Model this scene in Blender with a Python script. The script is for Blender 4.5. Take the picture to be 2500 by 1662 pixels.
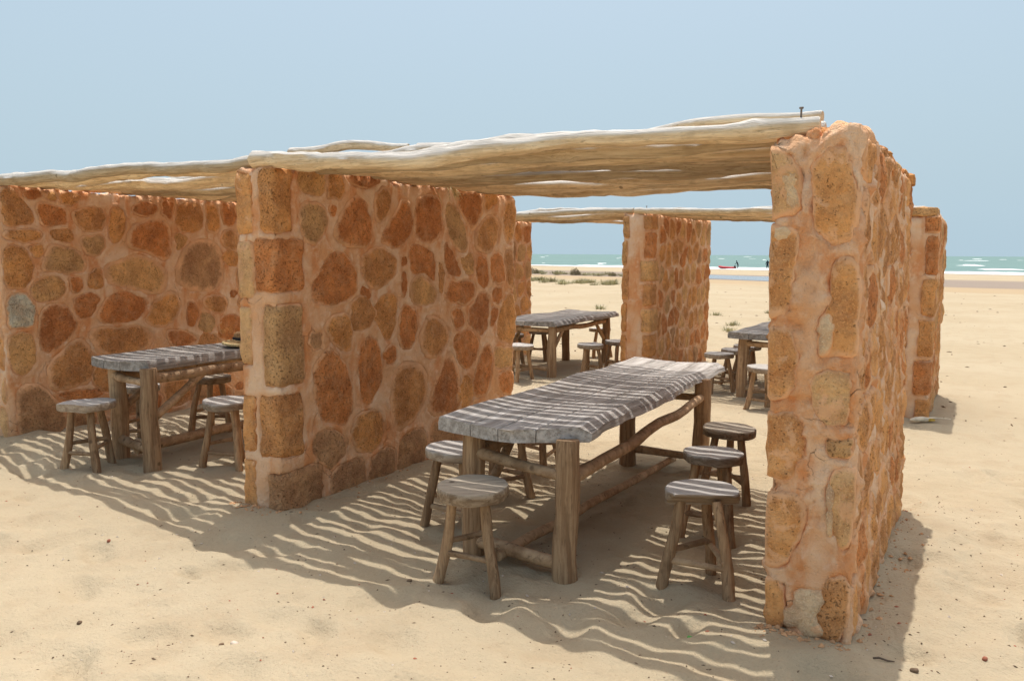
import bpy, bmesh, math, random
import numpy as np
from mathutils import Vector, Matrix

for o in list(bpy.data.objects):
    bpy.data.objects.remove(o, do_unlink=True)
scene = bpy.context.scene
COL = scene.collection

# ------------------------------------------------------------------ camera
cam_data = bpy.data.cameras.new("camera")
cam_data.sensor_width = 36.0
cam_data.lens = 28.08
cam_data.clip_start = 0.05
cam_data.clip_end = 60000
cam = bpy.data.objects.new("camera", cam_data)
COL.objects.link(cam)
YAW, PITCH, ROLL = math.radians(30.36), math.radians(6.176), math.radians(0.3)
_f = Vector((-math.sin(YAW) * math.cos(PITCH), math.cos(YAW) * math.cos(PITCH), -math.sin(PITCH)))
_r = Vector((math.cos(YAW), math.sin(YAW), 0))
_u = _r.cross(_f)
_r2 = _r * math.cos(ROLL) + _u * math.sin(ROLL)
_u2 = -_r * math.sin(ROLL) + _u * math.cos(ROLL)
_m = Matrix((_r2, _u2, -_f)).transposed().to_4x4()
_m.translation = Vector((0, 0, 1.6))
cam.matrix_world = _m
scene.camera = cam

# ------------------------------------------------------------------ sky, sun, exposure
SUN_TO = Vector((-0.25, 0.62, 2.2)).normalized()
world = bpy.data.worlds.new("World")
scene.world = world
world.use_nodes = True
wn = world.node_tree
wn.nodes.clear()
w_out = wn.nodes.new("ShaderNodeOutputWorld")
w_bg = wn.nodes.new("ShaderNodeBackground")
w_sky = wn.nodes.new("ShaderNodeTexSky")
w_sky.sky_type = 'NISHITA'
w_sky.sun_disc = False
w_sky.sun_elevation = math.asin(SUN_TO.z)
w_sky.sun_rotation = math.atan2(SUN_TO.x, SUN_TO.y)
w_sky.altitude = 0
w_sky.air_density = 1.0
w_sky.dust_density = 6.5
w_sky.ozone_density = 1.5
# a hazy coastal sky: the clear-sky model veiled by an even, pale haze
w_mix = wn.nodes.new("ShaderNodeMix")
w_mix.data_type = 'RGBA'
# the veil is thickest towards the horizon and thins overhead
w_tc = wn.nodes.new("ShaderNodeTexCoord")
w_sep = wn.nodes.new("ShaderNodeSeparateXYZ")
w_mr = wn.nodes.new("ShaderNodeMapRange")
w_mr.inputs['From Min'].default_value = 0.05; w_mr.inputs['From Max'].default_value = 0.9
w_mr.inputs['To Min'].default_value = 0.92; w_mr.inputs['To Max'].default_value = 0.24
wn.links.new(w_tc.outputs['Generated'], w_sep.inputs[0])
wn.links.new(w_sep.outputs[2], w_mr.inputs['Value'])
wn.links.new(w_mr.outputs[0], w_mix.inputs[0])
w_mix.inputs[7].default_value = (0.38 / 0.15, 0.50 / 0.15, 0.578 / 0.15, 1)
wn.links.new(w_sky.outputs[0], w_mix.inputs[6])
wn.links.new(w_mix.outputs[2], w_bg.inputs[0])
w_bg.inputs[1].default_value = 0.15
wn.links.new(w_bg.outputs[0], w_out.inputs[0])

sun_data = bpy.data.lights.new("sun", 'SUN')
sun_data.energy = 2.75
sun_data.angle = math.radians(0.42)
sun_data.color = (1.0, 0.975, 0.94)
sun = bpy.data.objects.new("sun", sun_data)
sun.rotation_euler = (-SUN_TO).to_track_quat('-Z', 'Y').to_euler()
COL.objects.link(sun)

vs = scene.view_settings
vs.view_transform = 'Standard'
vs.look = 'None'
vs.gamma = 1.0
vs.exposure = 0.40
vs.use_curve_mapping = False
scene.cycles.diffuse_bounces = 6

# ------------------------------------------------------------------ numeric noise
_perm_cache = {}
def _perm(seed):
    if seed not in _perm_cache:
        p = np.random.RandomState(seed).permutation(256)
        a = np.random.RandomState(seed + 999).rand(256) * 2 * np.pi
        z = np.random.RandomState(seed + 77).rand(256) * 2 - 1
        _perm_cache[seed] = (np.concatenate([p, p, p]), a, z)
    return _perm_cache[seed]
def _fade(t):
    return t * t * t * (t * (t * 6 - 15) + 10)
def perlin2(x, y, seed=0):
    p, a, _ = _perm(seed)
    x = np.asarray(x, float); y = np.asarray(y, float)
    xi = np.floor(x).astype(int); yi = np.floor(y).astype(int)
    xf = x - xi; yf = y - yi
    xi &= 255; yi &= 255
    u = _fade(xf); v = _fade(yf)
    def g(ix, iy, dx, dy):
        h = a[p[p[ix & 255] + (iy & 255)]]
        return np.cos(h) * dx + np.sin(h) * dy
    n00 = g(xi, yi, xf, yf); n10 = g(xi + 1, yi, xf - 1, yf)
    n01 = g(xi, yi + 1, xf, yf - 1); n11 = g(xi + 1, yi + 1, xf - 1, yf - 1)
    return ((n00 * (1 - u) + n10 * u) * (1 - v) + (n01 * (1 - u) + n11 * u) * v) * 1.5
def perlin3(P, seed=0):
    p, a, zz = _perm(seed)
    x, y, z = P[:, 0], P[:, 1], P[:, 2]
    xi = np.floor(x).astype(int); yi = np.floor(y).astype(int); zi = np.floor(z).astype(int)
    xf, yf, zf = x - xi, y - yi, z - zi
    u, v, w = _fade(xf), _fade(yf), _fade(zf)
    out = 0
    for i in (0, 1):
        for j in (0, 1):
            for k in (0, 1):
                h = p[p[p[(xi + i) & 255] + ((yi + j) & 255)] + ((zi + k) & 255)]
                cz = zz[h]; s = np.sqrt(1 - cz * cz)
                d = np.cos(a[h]) * s * (xf - i) + np.sin(a[h]) * s * (yf - j) + cz * (zf - k)
                out = out + d * (u if i else 1 - u) * (v if j else 1 - v) * (w if k else 1 - w)
    return out * 1.5
def vnoise3(P, seed):
    return np.stack([perlin3(P, seed), perlin3(P + 31.7, seed + 1), perlin3(P - 17.3, seed + 2)], 1)
def sstep(a, b, x):
    t = np.clip((np.asarray(x, float) - a) / (b - a), 0, 1)
    return t * t * (3 - 2 * t)

# ------------------------------------------------------------------ object helpers
def mk(name, V, F, mat, parent=None, smooth=True, sharp=None, kind=None):
    me = bpy.data.meshes.new(name)
    me.from_pydata([tuple(v) for v in V], [], [tuple(int(i) for i in f) for f in F])
    me.materials.append(mat)
    if smooth:
        me.polygons.foreach_set("use_smooth", [True] * len(me.polygons))
        if sharp is not None:
            me.set_sharp_from_angle(angle=math.radians(sharp))
    me.update()
    o = bpy.data.objects.new(name, me)
    COL.objects.link(o)
    if parent is not None:
        o.parent = parent
    if kind:
        o["kind"] = kind
    return o
def mk_np(name, V, Q, mat, parent=None, smooth=True, kind=None):
    """quads only, numpy arrays, fast"""
    me = bpy.data.meshes.new(name)
    nv, nq = len(V), len(Q)
    k = Q.shape[1]
    me.vertices.add(nv); me.loops.add(nq * k); me.polygons.add(nq)
    me.vertices.foreach_set("co", np.asarray(V, np.float32).ravel())
    me.loops.foreach_set("vertex_index", np.asarray(Q, np.int32).ravel())
    me.polygons.foreach_set("loop_start", np.arange(0, nq * k, k, dtype=np.int32))
    me.polygons.foreach_set("loop_total", np.full(nq, k, np.int32))
    me.polygons.foreach_set("use_smooth", np.full(nq, smooth))
    me.materials.append(mat)
    me.update(calc_edges=True); me.validate()
    o = bpy.data.objects.new(name, me)
    COL.objects.link(o)
    if parent is not None:
        o.parent = parent
    if kind:
        o["kind"] = kind
    return o
def tag(o, label, cat, group=None):
    o["label"] = label; o["category"] = cat
    if group: o["group"] = group
    return o
def thing(name, label, cat, loc, rz=0.0, group=None):
    o = bpy.data.objects.new(name, None)
    COL.objects.link(o)
    o.empty_display_size = 0.1
    o.location = loc; o.rotation_euler = (0, 0, rz)
    return tag(o, label, cat, group)
def loft(rings):
    """closed rings -> verts, faces with fan caps"""
    n = len(rings[0]); V = []; F = []
    for r in rings: V.extend(r)
    for i in range(len(rings) - 1):
        a, b = i * n, (i + 1) * n
        for j in range(n):
            k = (j + 1) % n
            F.append((a + j, a + k, b + k, b + j))
    c0 = len(V); V.append(np.mean(rings[0], 0)); V.append(np.mean(rings[-1], 0))
    L = (len(rings) - 1) * n
    for j in range(n):
        k = (j + 1) % n
        F.append((c0, k, j)); F.append((c0 + 1, L + j, L + k))
    return V, F
def tube(path, radii, seg=10, rough=0.06, seed=0, endround=0.35):
    path = [np.array(p, float) for p in path]
    rng = np.random.RandomState(seed)
    n = len(path)
    t0 = path[1] - path[0]; t0 /= np.linalg.norm(t0)
    ref = np.array([0, 0, 1.0]) if abs(t0[2]) < 0.9 else np.array([1.0, 0, 0])
    u = np.cross(t0, ref); u /= np.linalg.norm(u)
    rings = []
    ang = np.linspace(0, 2 * np.pi, seg, endpoint=False)
    ph = rng.rand(4) * 10
    for i in range(n):
        t = path[min(i + 1, n - 1)] - path[max(i - 1, 0)]
        t /= np.linalg.norm(t)
        u = u - t * (u @ t); u /= np.linalg.norm(u)
        v = np.cross(t, u)
        s = np.linalg.norm(path[i] - path[0])
        rr = radii[i] * (1 + rough * (perlin2(np.cos(ang) * 1.3 + ph[0], np.full(seg, s * 5.0) + ph[1], seed % 50)
                                      + 0.5 * perlin2(np.cos(ang + 1) * 2 + ph[2], np.full(seg, s * 14.0) + ph[3], seed % 50 + 3)
                                      + 0.6 * perlin2(np.sin(ang) * 1.1 + ph[3], np.full(seg, s * 2.0) + ph[2], seed % 50 + 5)))
        rings.append(path[i] + np.outer(np.cos(ang) * rr, u) + np.outer(np.sin(ang) * rr, v))
    # slightly rounded ends
    if endround:
        a = path[0] + (rings[0] - path[0]) * (1 - endround * 0.5) ; b = path[-1] + (rings[-1] - path[-1]) * (1 - endround * 0.5)
        ta = path[0] - path[1]; ta /= np.linalg.norm(ta)
        tb = path[-1] - path[-2]; tb /= np.linalg.norm(tb)
        rings = [a + ta * radii[0] * 0.2] + rings + [b + tb * radii[-1] * 0.2]
    return loft(rings)
def wob_path(p0, p1, n, amp, seed):
    p0 = np.array(p0, float); p1 = np.array(p1, float)
    t = np.linspace(0, 1, n)
    d = p1 - p0; L = np.linalg.norm(d); d /= L
    ref = np.array([0, 0, 1.0]) if abs(d[2]) < 0.9 else np.array([1.0, 0, 0])
    u = np.cross(d, ref); u /= np.linalg.norm(u); v = np.cross(d, u)
    env = np.sin(np.pi * np.clip(t, 0, 1)) ** 0.6
    a = perlin2(t * L * 2.2 + seed * 1.7, np.full(n, 0.5), seed % 90) * amp * env
    b = perlin2(t * L * 2.2 + seed * 2.9, np.full(n, 7.5), seed % 90 + 1) * amp * env
    return p0 + np.outer(t * L, d) + np.outer(a, u) + np.outer(b, v)

# ------------------------------------------------------------------ terrain functions
SHORE = 0.262
SEA_Z = -0.68
def ground_base(x, y):
    x = np.asarray(x, float); y = np.asarray(y, float)
    s = y + SHORE * x
    z = -0.02 * sstep(6.5, 8.5, y) + 0.05 * sstep(-3.9, -5.2, x) * sstep(9, 6, y) - 0.0062 * np.clip(s - 15, 0, None)
    return z
def ground_h(x, y):
    x = np.asarray(x, float); y = np.asarray(y, float)
    d = np.hypot(x, y)
    f = 1 - sstep(14, 45, d)
    und = (0.016 * perlin2(x * 0.9, y * 0.9, 11) + 0.011 * perlin2(x * 2.3, y * 2.3, 12)
           + 0.0125 * perlin2(x * 5.0, y * 5.0, 13) + 0.0065 * perlin2(x * 10, y * 10, 14) + 0.0030 * perlin2(x * 17, y * 17, 16))
    far = 0.05 * perlin2(x * 0.12, y * 0.12, 15) * sstep(14, 22, d) * (1 - sstep(30, 55, d))
    return ground_base(x, y) + und * f + far

# ------------------------------------------------------------------ materials
class NT:
    def __init__(s, name):
        s.m = bpy.data.materials.new(name); s.m.use_nodes = True
        s.t = s.m.node_tree; s.t.nodes.clear()
        s.out = s.t.nodes.new("ShaderNodeOutputMaterial")
        s.b = s.t.nodes.new("ShaderNodeBsdfPrincipled")
        s.t.links.new(s.b.outputs[0], s.out.inputs[0])
    def n(s, typ, **kw):
        nd = s.t.nodes.new("ShaderNode" + typ)
        for k, v in kw.items(): setattr(nd, k, v)
        return nd
    def l(s, a, b): s.t.links.new(a, b)
    def coords(s, scale=(1, 1, 1), kind='Object', rnd=True, offset=None):
        tc = s.n("TexCoord")
        mp = s.n("Mapping"); mp.inputs['Scale'].default_value = scale
        s.l(tc.outputs[kind], mp.inputs['Vector'])
        if rnd:
            oi = s.n("ObjectInfo"); mu = s.n("Math", operation='MULTIPLY'); mu.inputs[1].default_value = 37.0
            s.l(oi.outputs['Random'], mu.inputs[0]); s.l(mu.outputs[0], mp.inputs['Location'])
        return mp.outputs[0]
    def noise(s, co, scale, detail=4, rough=0.55, dist=0.0):
        nd = s.n("TexNoise"); nd.inputs['Scale'].default_value = scale; nd.inputs['Detail'].default_value = detail
        nd.inputs['Roughness'].default_value = rough; nd.inputs['Distortion'].default_value = dist
        s.l(co, nd.inputs['Vector']); return nd.outputs['Fac']
    def ramp(s, fac, a, b, va=0.0, vb=1.0):
        nd = s.n("MapRange"); nd.interpolation_type = 'SMOOTHSTEP'
        nd.inputs['From Min'].default_value = a; nd.inputs['From Max'].default_value = b
        nd.inputs['To Min'].default_value = va; nd.inputs['To Max'].default_value = vb
        s.l(fac, nd.inputs['Value']); return nd.outputs[0]
    def mix(s, fac, a, b, blend='MIX'):
        nd = s.n("Mix", data_type='RGBA', blend_type=blend)
        for sock, v in ((nd.inputs[0], fac), (nd.inputs[6], a), (nd.inputs[7], b)):
            if isinstance(v, (int, float)): sock.default_value = v
            elif isinstance(v, tuple): sock.default_value = (*v, 1)
            else: s.l(v, sock)
        return nd.outputs[2]
    def math(s, op, a, b=None):
        nd = s.n("Math", operation=op)
        for i, v in enumerate((a, b)):
            if v is None: continue
            if isinstance(v, (int, float)): nd.inputs[i].default_value = v
            else: s.l(v, nd.inputs[i])
        return nd.outputs[0]
    def bump(s, h, strength, dist, prev=None):
        nd = s.n("Bump"); nd.inputs['Strength'].default_value = strength; nd.inputs['Distance'].default_value = dist
        s.l(h, nd.inputs['Height'])
        if prev is not None: s.l(prev, nd.inputs['Normal'])
        return nd.outputs[0]
    def fin(s, col, rough=0.9, normal=None, spec=0.2):
        if isinstance(col, tuple): s.b.inputs['Base Color'].default_value = (*col, 1)
        else: s.l(col, s.b.inputs['Base Color'])
        if isinstance(rough, (int, float)): s.b.inputs['Roughness'].default_value = rough
        else: s.l(rough, s.b.inputs['Roughness'])
        s.b.inputs['Specular IOR Level'].default_value = spec
        if normal is not None: s.l(normal, s.b.inputs['Normal'])
        return s.m
def sc(c, k): return tuple(min(0.95, v * k) for v in c)

MORTAR_C = (0.85, 0.475, 0.25)
def stone_mat(name, c, smear=0.71, pits=0.59, ragged=0.85):
    t = NT(name)
    co = t.coords(rnd=True)
    big = t.noise(co, 6.0, 3, 0.5)
    mid = t.noise(co, 28.0, 5, 0.7)
    fine = t.noise(co, 120.0, 3, 0.7)
    pit = t.noise(co, 85.0, 4, 0.7, 0.3)
    warm = (c[0] * 1.05, c[1] * 1.15, c[2] * 1.15)
    col = t.mix(t.ramp(big, 0.36, 0.64), sc(c, 0.80), sc(warm, 1.14))
    col = t.mix(t.ramp(mid, 0.44, 0.68, 0, 0.5), col, sc(c, 0.60))
    col = t.mix(t.ramp(fine, 0.50, 0.66, 0, 0.8), col, sc((c[0] * 1.05, c[1] * 1.16, c[2] * 1.2), 1.22))
    pitf = t.ramp(pit, pits - 0.02, pits + 0.05)
    col = t.mix(t.math('MULTIPLY', pitf, 0.75), col, sc(c, 0.34))
    col = t.mix(t.ramp(t.noise(co, 13.0, 5, 0.7), 0.42, 0.72, 0.04, 0.36), col, (0.84, 0.52, 0.28))
    # mortar smeared over the stone in places
    sm = t.ramp(t.noise(co, 9.0, 5, 0.65, 0.4), smear, smear + 0.07, 0, 0.8)
    at = t.n("Attribute"); at.attribute_name = "edge"
    ef = t.math('ADD', at.outputs['Fac'], t.math('MULTIPLY', t.math('SUBTRACT', t.noise(co, 20.0, 6, 0.75, 0.3), 0.5), ragged))
    oi = t.n('ObjectInfo')
    ef = t.math('ADD', ef, t.ramp(oi.outputs['Random'], 0, 1, -0.10, 0.16))
    ef = t.ramp(ef, 0.66, 1.0)
    mo = t.mix(t.ramp(big, 0.35, 0.65), sc(MORTAR_C, 0.82), MORTAR_C)
    cover = t.math('MAXIMUM', sm, ef)
    col = t.mix(cover, col, mo)
    h = t.math('SUBTRACT', t.math('ADD', t.math('MULTIPLY', mid, 1.0), t.math('MULTIPLY', fine, 0.5)), t.math('MULTIPLY', pitf, 0.7))
    h = t.math('ADD', t.math('MULTIPLY', h, t.math('SUBTRACT', 1.0, t.math('MULTIPLY', cover, 0.7))), t.math('MULTIPLY', cover, 0.6))
    return t.fin(col, 0.93, t.bump(h, 1.0, 0.022), 0.12)
STONE = {
    'r': stone_mat("stone_rust", (0.68, 0.235, 0.075)),
    'o': stone_mat("stone_orange", (0.76, 0.32, 0.105)),
    'd': stone_mat("stone_maroon", (0.57, 0.195, 0.066)),
    'b': stone_mat("stone_brown", (0.66, 0.28, 0.10)),
    'n': stone_mat("stone_dark_brown", (0.54, 0.265, 0.125)),
    'y': stone_mat("stone_tan", (0.77, 0.385, 0.15)),
    'g': stone_mat("stone_olive", (0.62, 0.325, 0.14)),
    'w': stone_mat("stone_pale", (0.62, 0.53, 0.40), 0.8),
    'O': stone_mat("stone_orange_smeared", (0.81, 0.35, 0.125), 0.56, 0.63, 1.0),
    'P': stone_mat("mortar_pale", (0.82, 0.52, 0.31), 0.62, 0.70, 1.2),
    'Y': stone_mat("stone_tan_smeared", (0.82, 0.44, 0.20), 0.52, 0.64, 1.0),
}
def mortar_mat():
    t = NT("mortar")
    co = t.coords(rnd=False)
    big = t.noise(co, 2.3, 4, 0.6)
    mid = t.noise(co, 14.0, 5, 0.65)
    fine = t.noise(co, 85.0, 3, 0.7)
    cs = t.coords((1, 1, 0.35), rnd=False)
    stain = t.noise(cs, 6.0, 4, 0.6, 0.5)
    col = t.mix(t.ramp(big, 0.38, 0.66), sc(MORTAR_C, 0.9), (0.85, 0.60, 0.40))
    col = t.mix(t.ramp(t.noise(co, 1.3, 3, 0.55), 0.47, 0.62, 0, 0.55), col, (0.72, 0.34, 0.14))
    col = t.mix(t.ramp(stain, 0.45, 0.64, 0, 0.85), col, (0.70, 0.295, 0.115))
    col = t.mix(t.ramp(mid, 0.5, 0.72, 0, 0.65), col, (0.86, 0.60, 0.40))
    col = t.mix(t.ramp(fine, 0.62, 0.75, 0, 0.55), col, (0.30, 0.17, 0.09))
    vor = t.n("TexVoronoi", feature='DISTANCE_TO_EDGE'); vor.inputs['Scale'].default_value = 3.2
    dco = t.mix(0.12, co, t.noise(co, 6.0, 4))
    t.l(dco, vor.inputs['Vector'])
    crack = t.ramp(vor.outputs['Distance'], 0.0, 0.005, 1, 0)
    crack = t.math('MULTIPLY', crack, t.ramp(t.noise(co, 2.9, 2), 0.57, 0.66, 0, 0.7))
    col = t.mix(t.math('MULTIPLY', crack, 0.7), col, (0.17, 0.09, 0.05))
    h = t.math('SUBTRACT', t.math('ADD', mid, t.math('MULTIPLY', fine, 0.35)), t.math('MULTIPLY', crack, 0.6))
    return t.fin(col, 0.93, t.bump(h, 1.0, 0.022), 0.12)
M_MORTAR = mortar_mat()

def wood_mat(name, scale, c_light, c_dark, c_top=None, grain=1.0, rough=0.8, var=0.22):
    """weathered wood, scale stretches the grain along one object axis"""
    t = NT(name)
    co = t.coords(scale, rnd=True)
    iso = t.coords((1, 1, 1), rnd=True)
    g1 = t.noise(co, 1.0, 5, 0.65, 0.35)
    g2 = t.noise(co, 3.2, 4, 0.6, 0.2)
    blot = t.noise(iso, 7.0, 4, 0.6)
    oi = t.n("ObjectInfo")
    base = t.mix(t.ramp(g1, 0.33, 0.67), c_dark, c_light)
    base = t.mix(t.ramp(g2, 0.54, 0.70, 0, 0.75), base, sc(c_dark, 0.5))
    base = t.mix(t.ramp(blot, 0.52, 0.72, 0, 0.55), base, sc(c_dark, 0.75))
    vr = t.ramp(oi.outputs['Random'], 0, 1, 1 - var, 1 + var * 0.9)
    base = t.mix(1.0, base, (1, 1, 1), 'MULTIPLY')
    hs = t.n("HueSaturation"); t.l(base, hs.inputs['Color']); t.l(vr, hs.inputs['Value'])
    base = hs.outputs[0]
    if c_top is not None:   # upper side bleached grey by years of sun
        tc = t.n("TexCoord"); sx = t.n("SeparateXYZ"); t.l(tc.outputs['Normal'], sx.inputs[0])
        f = t.math('ADD', sx.outputs[2], t.math('MULTIPLY', t.math('SUBTRACT', g1, 0.5), 0.7))
        base = t.mix(t.ramp(f, 0.05, 0.55, 0, 0.9), base, t.mix(t.ramp(g1, 0.35, 0.65), sc(c_top, 0.72), c_top))
    # knots
    vor = t.n("TexVoronoi"); vor.inputs['Scale'].default_value = 5.5; t.l(iso, vor.inputs['Vector'])
    kn = t.ramp(vor.outputs['Distance'], 0.045, 0.11, 1, 0)
    base = t.mix(t.math('MULTIPLY', kn, 0.75), base, sc(c_dark, 0.35))
    h = t.math('ADD', g1, t.math('MULTIPLY', g2, 0.6))
    return t.fin(base, rough, t.bump(h, 0.8 * grain, 0.006), 0.2)
M_LOG = wood_mat("roof_log_wood", (2.0, 52, 52), (0.82, 0.66, 0.44), (0.58, 0.42, 0.245), (0.64, 0.61, 0.555), 1.6, 0.85, 0.3)
M_TOP = wood_mat("table_plank_wood", (30, 1.6, 30), (0.46, 0.425, 0.385), (0.25, 0.22, 0.19), None, 1.3)
M_SEAT = wood_mat("stool_seat_wood", (2.2, 34, 34), (0.40, 0.315, 0.225), (0.23, 0.165, 0.11), (0.50, 0.465, 0.42))
M_SEAT_B = wood_mat("stool_seat_wood_brown", (2.2, 34, 34), (0.36, 0.265, 0.17), (0.18, 0.115, 0.065), (0.44, 0.37, 0.28))
M_LEG = wood_mat("leg_wood", (30, 30, 2.0), (0.47, 0.31, 0.175), (0.25, 0.145, 0.075), None)
M_RAIL = wood_mat("rail_wood", (9, 9, 9), (0.50, 0.34, 0.20), (0.30, 0.18, 0.095), None)

def sand_mat():
    t = NT("sand")
    tc = t.n("TexCoord"); co = tc.outputs['Object']
    sx = t.n("SeparateXYZ"); t.l(co, sx.inputs[0])
    s = t.math('ADD', sx.outputs[1], t.math('MULTIPLY', sx.outputs[0], SHORE))
    big = t.noise(co, 0.35, 4, 0.55)
    mid = t.noise(co, 3.0, 5, 0.6)
    fine = t.noise(co, 55.0, 3, 0.7)
    grit = t.noise(co, 170.0, 2, 0.6)
    col = t.mix(t.ramp(big, 0.35, 0.65), (0.412, 0.33, 0.213), (0.44, 0.36, 0.241))
    col = t.mix(t.ramp(mid, 0.45, 0.7, 0, 0.4), col, (0.365, 0.272, 0.168))
    col = t.mix(t.ramp(fine, 0.55, 0.75, 0, 0.35), col, (0.345, 0.24, 0.14))
    col = t.mix(t.ramp(grit, 0.64, 0.74, 0, 0.5), col, (0.24, 0.165, 0.10))
    # broken dry crust and tracks farther out
    st = t.n("Mapping"); st.inputs['Scale'].default_value = (0.5, 1.6, 1.0); st.inputs['Rotation'].default_value = (0, 0, 0.26)
    t.l(co, st.inputs['Vector'])
    far = t.math('MULTIPLY', t.ramp(t.noise(st.outputs[0], 2.6, 6, 0.75), 0.56, 0.72), t.ramp(s, 9, 20, 0, 0.5))
    col = t.mix(far, col, (0.33, 0.235, 0.14))
    # damp and wet strips towards the sea
    sn = t.math('ADD', s, t.math('MULTIPLY', t.math('SUBTRACT', t.noise(st.outputs[0], 0.12, 5, 0.6), 0.5), 14.0))
    damp = t.math('MULTIPLY', t.ramp(sn, 44, 48), t.ramp(sn, 57, 60, 1, 0))
    col = t.mix(t.math('MULTIPLY', damp, 0.75), col, (0.40, 0.29, 0.17))
    wet = t.math('MULTIPLY', t.ramp(sn, 54, 57), t.ramp(sn, 74, 80, 1, 0))
    col = t.mix(t.math('MULTIPLY', wet, 0.85), col, (0.25, 0.20, 0.165))
    shore = t.ramp(sn, 104, 114)
    col = t.mix(t.math('MULTIPLY', shore, 0.7), col, (0.33, 0.28, 0.22))
    b = t.bump(t.noise(co, 11.0, 6, 0.7), 0.7, 0.03)
    b = t.bump(fine, 0.7, 0.009, b)
    return t.fin(col, 0.95, b, 0.1)
M_SAND = sand_mat()

def sea_mat():
    t = NT("sea_water")
    tc = t.n("TexCoord"); mp = t.n("Mapping"); mp.inputs['Scale'].default_value = (0.35, 1.0, 1.0); mp.inputs['Rotation'].default_value = (0, 0, 0.26)
    t.l(tc.outputs['Object'], mp.inputs['Vector'])
    a = t.noise(mp.outputs[0], 0.05, 5, 0.6); b = t.noise(mp.outputs[0], 0.6, 4, 0.6)
    col = t.mix(t.ramp(a, 0.35, 0.65), (0.105, 0.185, 0.165), (0.13, 0.22, 0.195))
    col = t.mix(t.ramp(b, 0.5, 0.75, 0, 0.4), col, (0.16, 0.27, 0.24))
    return t.fin(col, 0.55, t.bump(b, 0.6, 0.5), 0.25)
M_SEA = sea_mat()
def plain(name, c, rough=0.8, var=0.25, scale=12, bump=0.3, spec=0.2, metal=0):
    t = NT(name); co = t.coords(rnd=True)
    n = t.noise(co, scale, 4, 0.6)
    m = t.fin(t.mix(t.ramp(n, 0.3, 0.7), sc(c, 1 - var), sc(c, 1 + var)), rough, t.bump(n, bump, 0.01), spec)
    t.b.inputs['Metallic'].default_value = metal
    return m
M_FOAM = plain("sea_foam", (0.80, 0.82, 0.80), 0.9, 0.08, 1.0)
def lagoon_mat():
    t = NT("lagoon_water"); co = t.coords((0.4, 1, 1), rnd=False)
    n = t.noise(co, 1.2, 4)
    return t.fin(t.mix(n, (0.20, 0.215, 0.225), (0.25, 0.265, 0.27)), 0.22, t.bump(n, 0.25, 0.05), 0.4)
M_LAGOON = lagoon_mat()
M_PEB_D = plain("pebble_dark", (0.16, 0.105, 0.065), 0.9, 0.4, 30)
M_PEB_L = plain("pebble_pale", (0.55, 0.46, 0.37), 0.9, 0.2, 30)
M_PEB_R = plain("pebble_red", (0.33, 0.12, 0.07), 0.9, 0.3, 30)
M_CRUMB = plain("mortar_crumb", (0.50, 0.28, 0.14), 0.95, 0.3, 30)
M_IRON = plain("iron_nail", (0.20, 0.17, 0.15), 0.6, 0.3, 60, metal=0.5)
M_STRAW = plain("straw", (0.60, 0.45, 0.22), 0.8, 0.35, 60)
M_STRAW_D = plain("straw_brown", (0.30, 0.17, 0.075), 0.8, 0.35, 60)
M_BAND = plain("hat_band", (0.03, 0.027, 0.028), 0.7)
M_HUSK = plain("dry_husk", (0.68, 0.58, 0.42), 0.8, 0.2, 20)
M_CORN = plain("corn_kernels", (0.70, 0.48, 0.10), 0.6, 0.3, 40)
M_SHRUB = plain("shrub_leaf", (0.25, 0.20, 0.11), 0.8, 0.4, 4)
M_GRASS = plain("dune_grass_leaf", (0.36, 0.33, 0.19), 0.8, 0.35, 4)
M_BARK = plain("shrub_bark", (0.14, 0.10, 0.07), 0.9)
M_RED = plain("boat_red", (0.50, 0.045, 0.05), 0.45, 0.1, 2)
M_DARK = plain("dark_cloth", (0.025, 0.03, 0.04), 0.8)
M_SKIN = plain("skin", (0.30, 0.17, 0.11), 0.6, 0.05)
M_LEAF = plain("green_scrap", (0.08, 0.30, 0.06), 0.6, 0.2)

# ------------------------------------------------------------------ the ground
def axis(fine0, fine1, step, lo, hi, grow=1.09):
    a = list(np.arange(fine0, fine1 + 1e-6, step))
    st, v = step, fine1
    while v < hi:
        st *= grow; v += st; a.append(min(v, hi))
    st, v = step, fine0; left = []
    while v > lo:
        st *= grow; v -= st; left.append(max(v, lo))
    return np.array(left[::-1] + a)
gx = axis(-7.6, 1.6, 0.028, -700, 260)
gy = axis(1.7, 6.4, 0.028, -60, 320)
GX, GY = np.meshgrid(gx, gy)
GZ = ground_h(GX, GY)
rng = np.random.RandomState(5)
def stamp(cx, cy, a, b, th, depth, rim):
    """a footprint: a dimple with a soft rim"""
    R = max(a, b) * 2.2
    i0, i1 = np.searchsorted(gx, [cx - R, cx + R]); j0, j1 = np.searchsorted(gy, [cy - R, cy + R])
    if i1 - i0 < 3 or j1 - j0 < 3: return
    X = GX[j0:j1, i0:i1] - cx; Y = GY[j0:j1, i0:i1] - cy
    u = (X * math.cos(th) + Y * math.sin(th)) / a; v = (-X * math.sin(th) + Y * math.cos(th)) / b
    r = np.sqrt(u * u + v * v)
    GZ[j0:j1, i0:i1] += -depth * np.exp(-(r ** 3.2) * 1.1) + rim * np.exp(-((r - 1.35) ** 2) / 0.12)
for k in range(470):
    cx, cy = rng.uniform(-8.5, 3.0), rng.uniform(1.2, 9.5)
    inside = (-6.8 < cx < -0.4 and 3.3 < cy < 6.5)
    a = rng.uniform(0.08, 0.19)
    stamp(cx, cy, a, a * rng.uniform(0.45, 0.8), rng.uniform(0, 3.14), rng.uniform(0.014, 0.050) * (0.6 if inside else 1.0), rng.uniform(0.001, 0.009))
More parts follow.
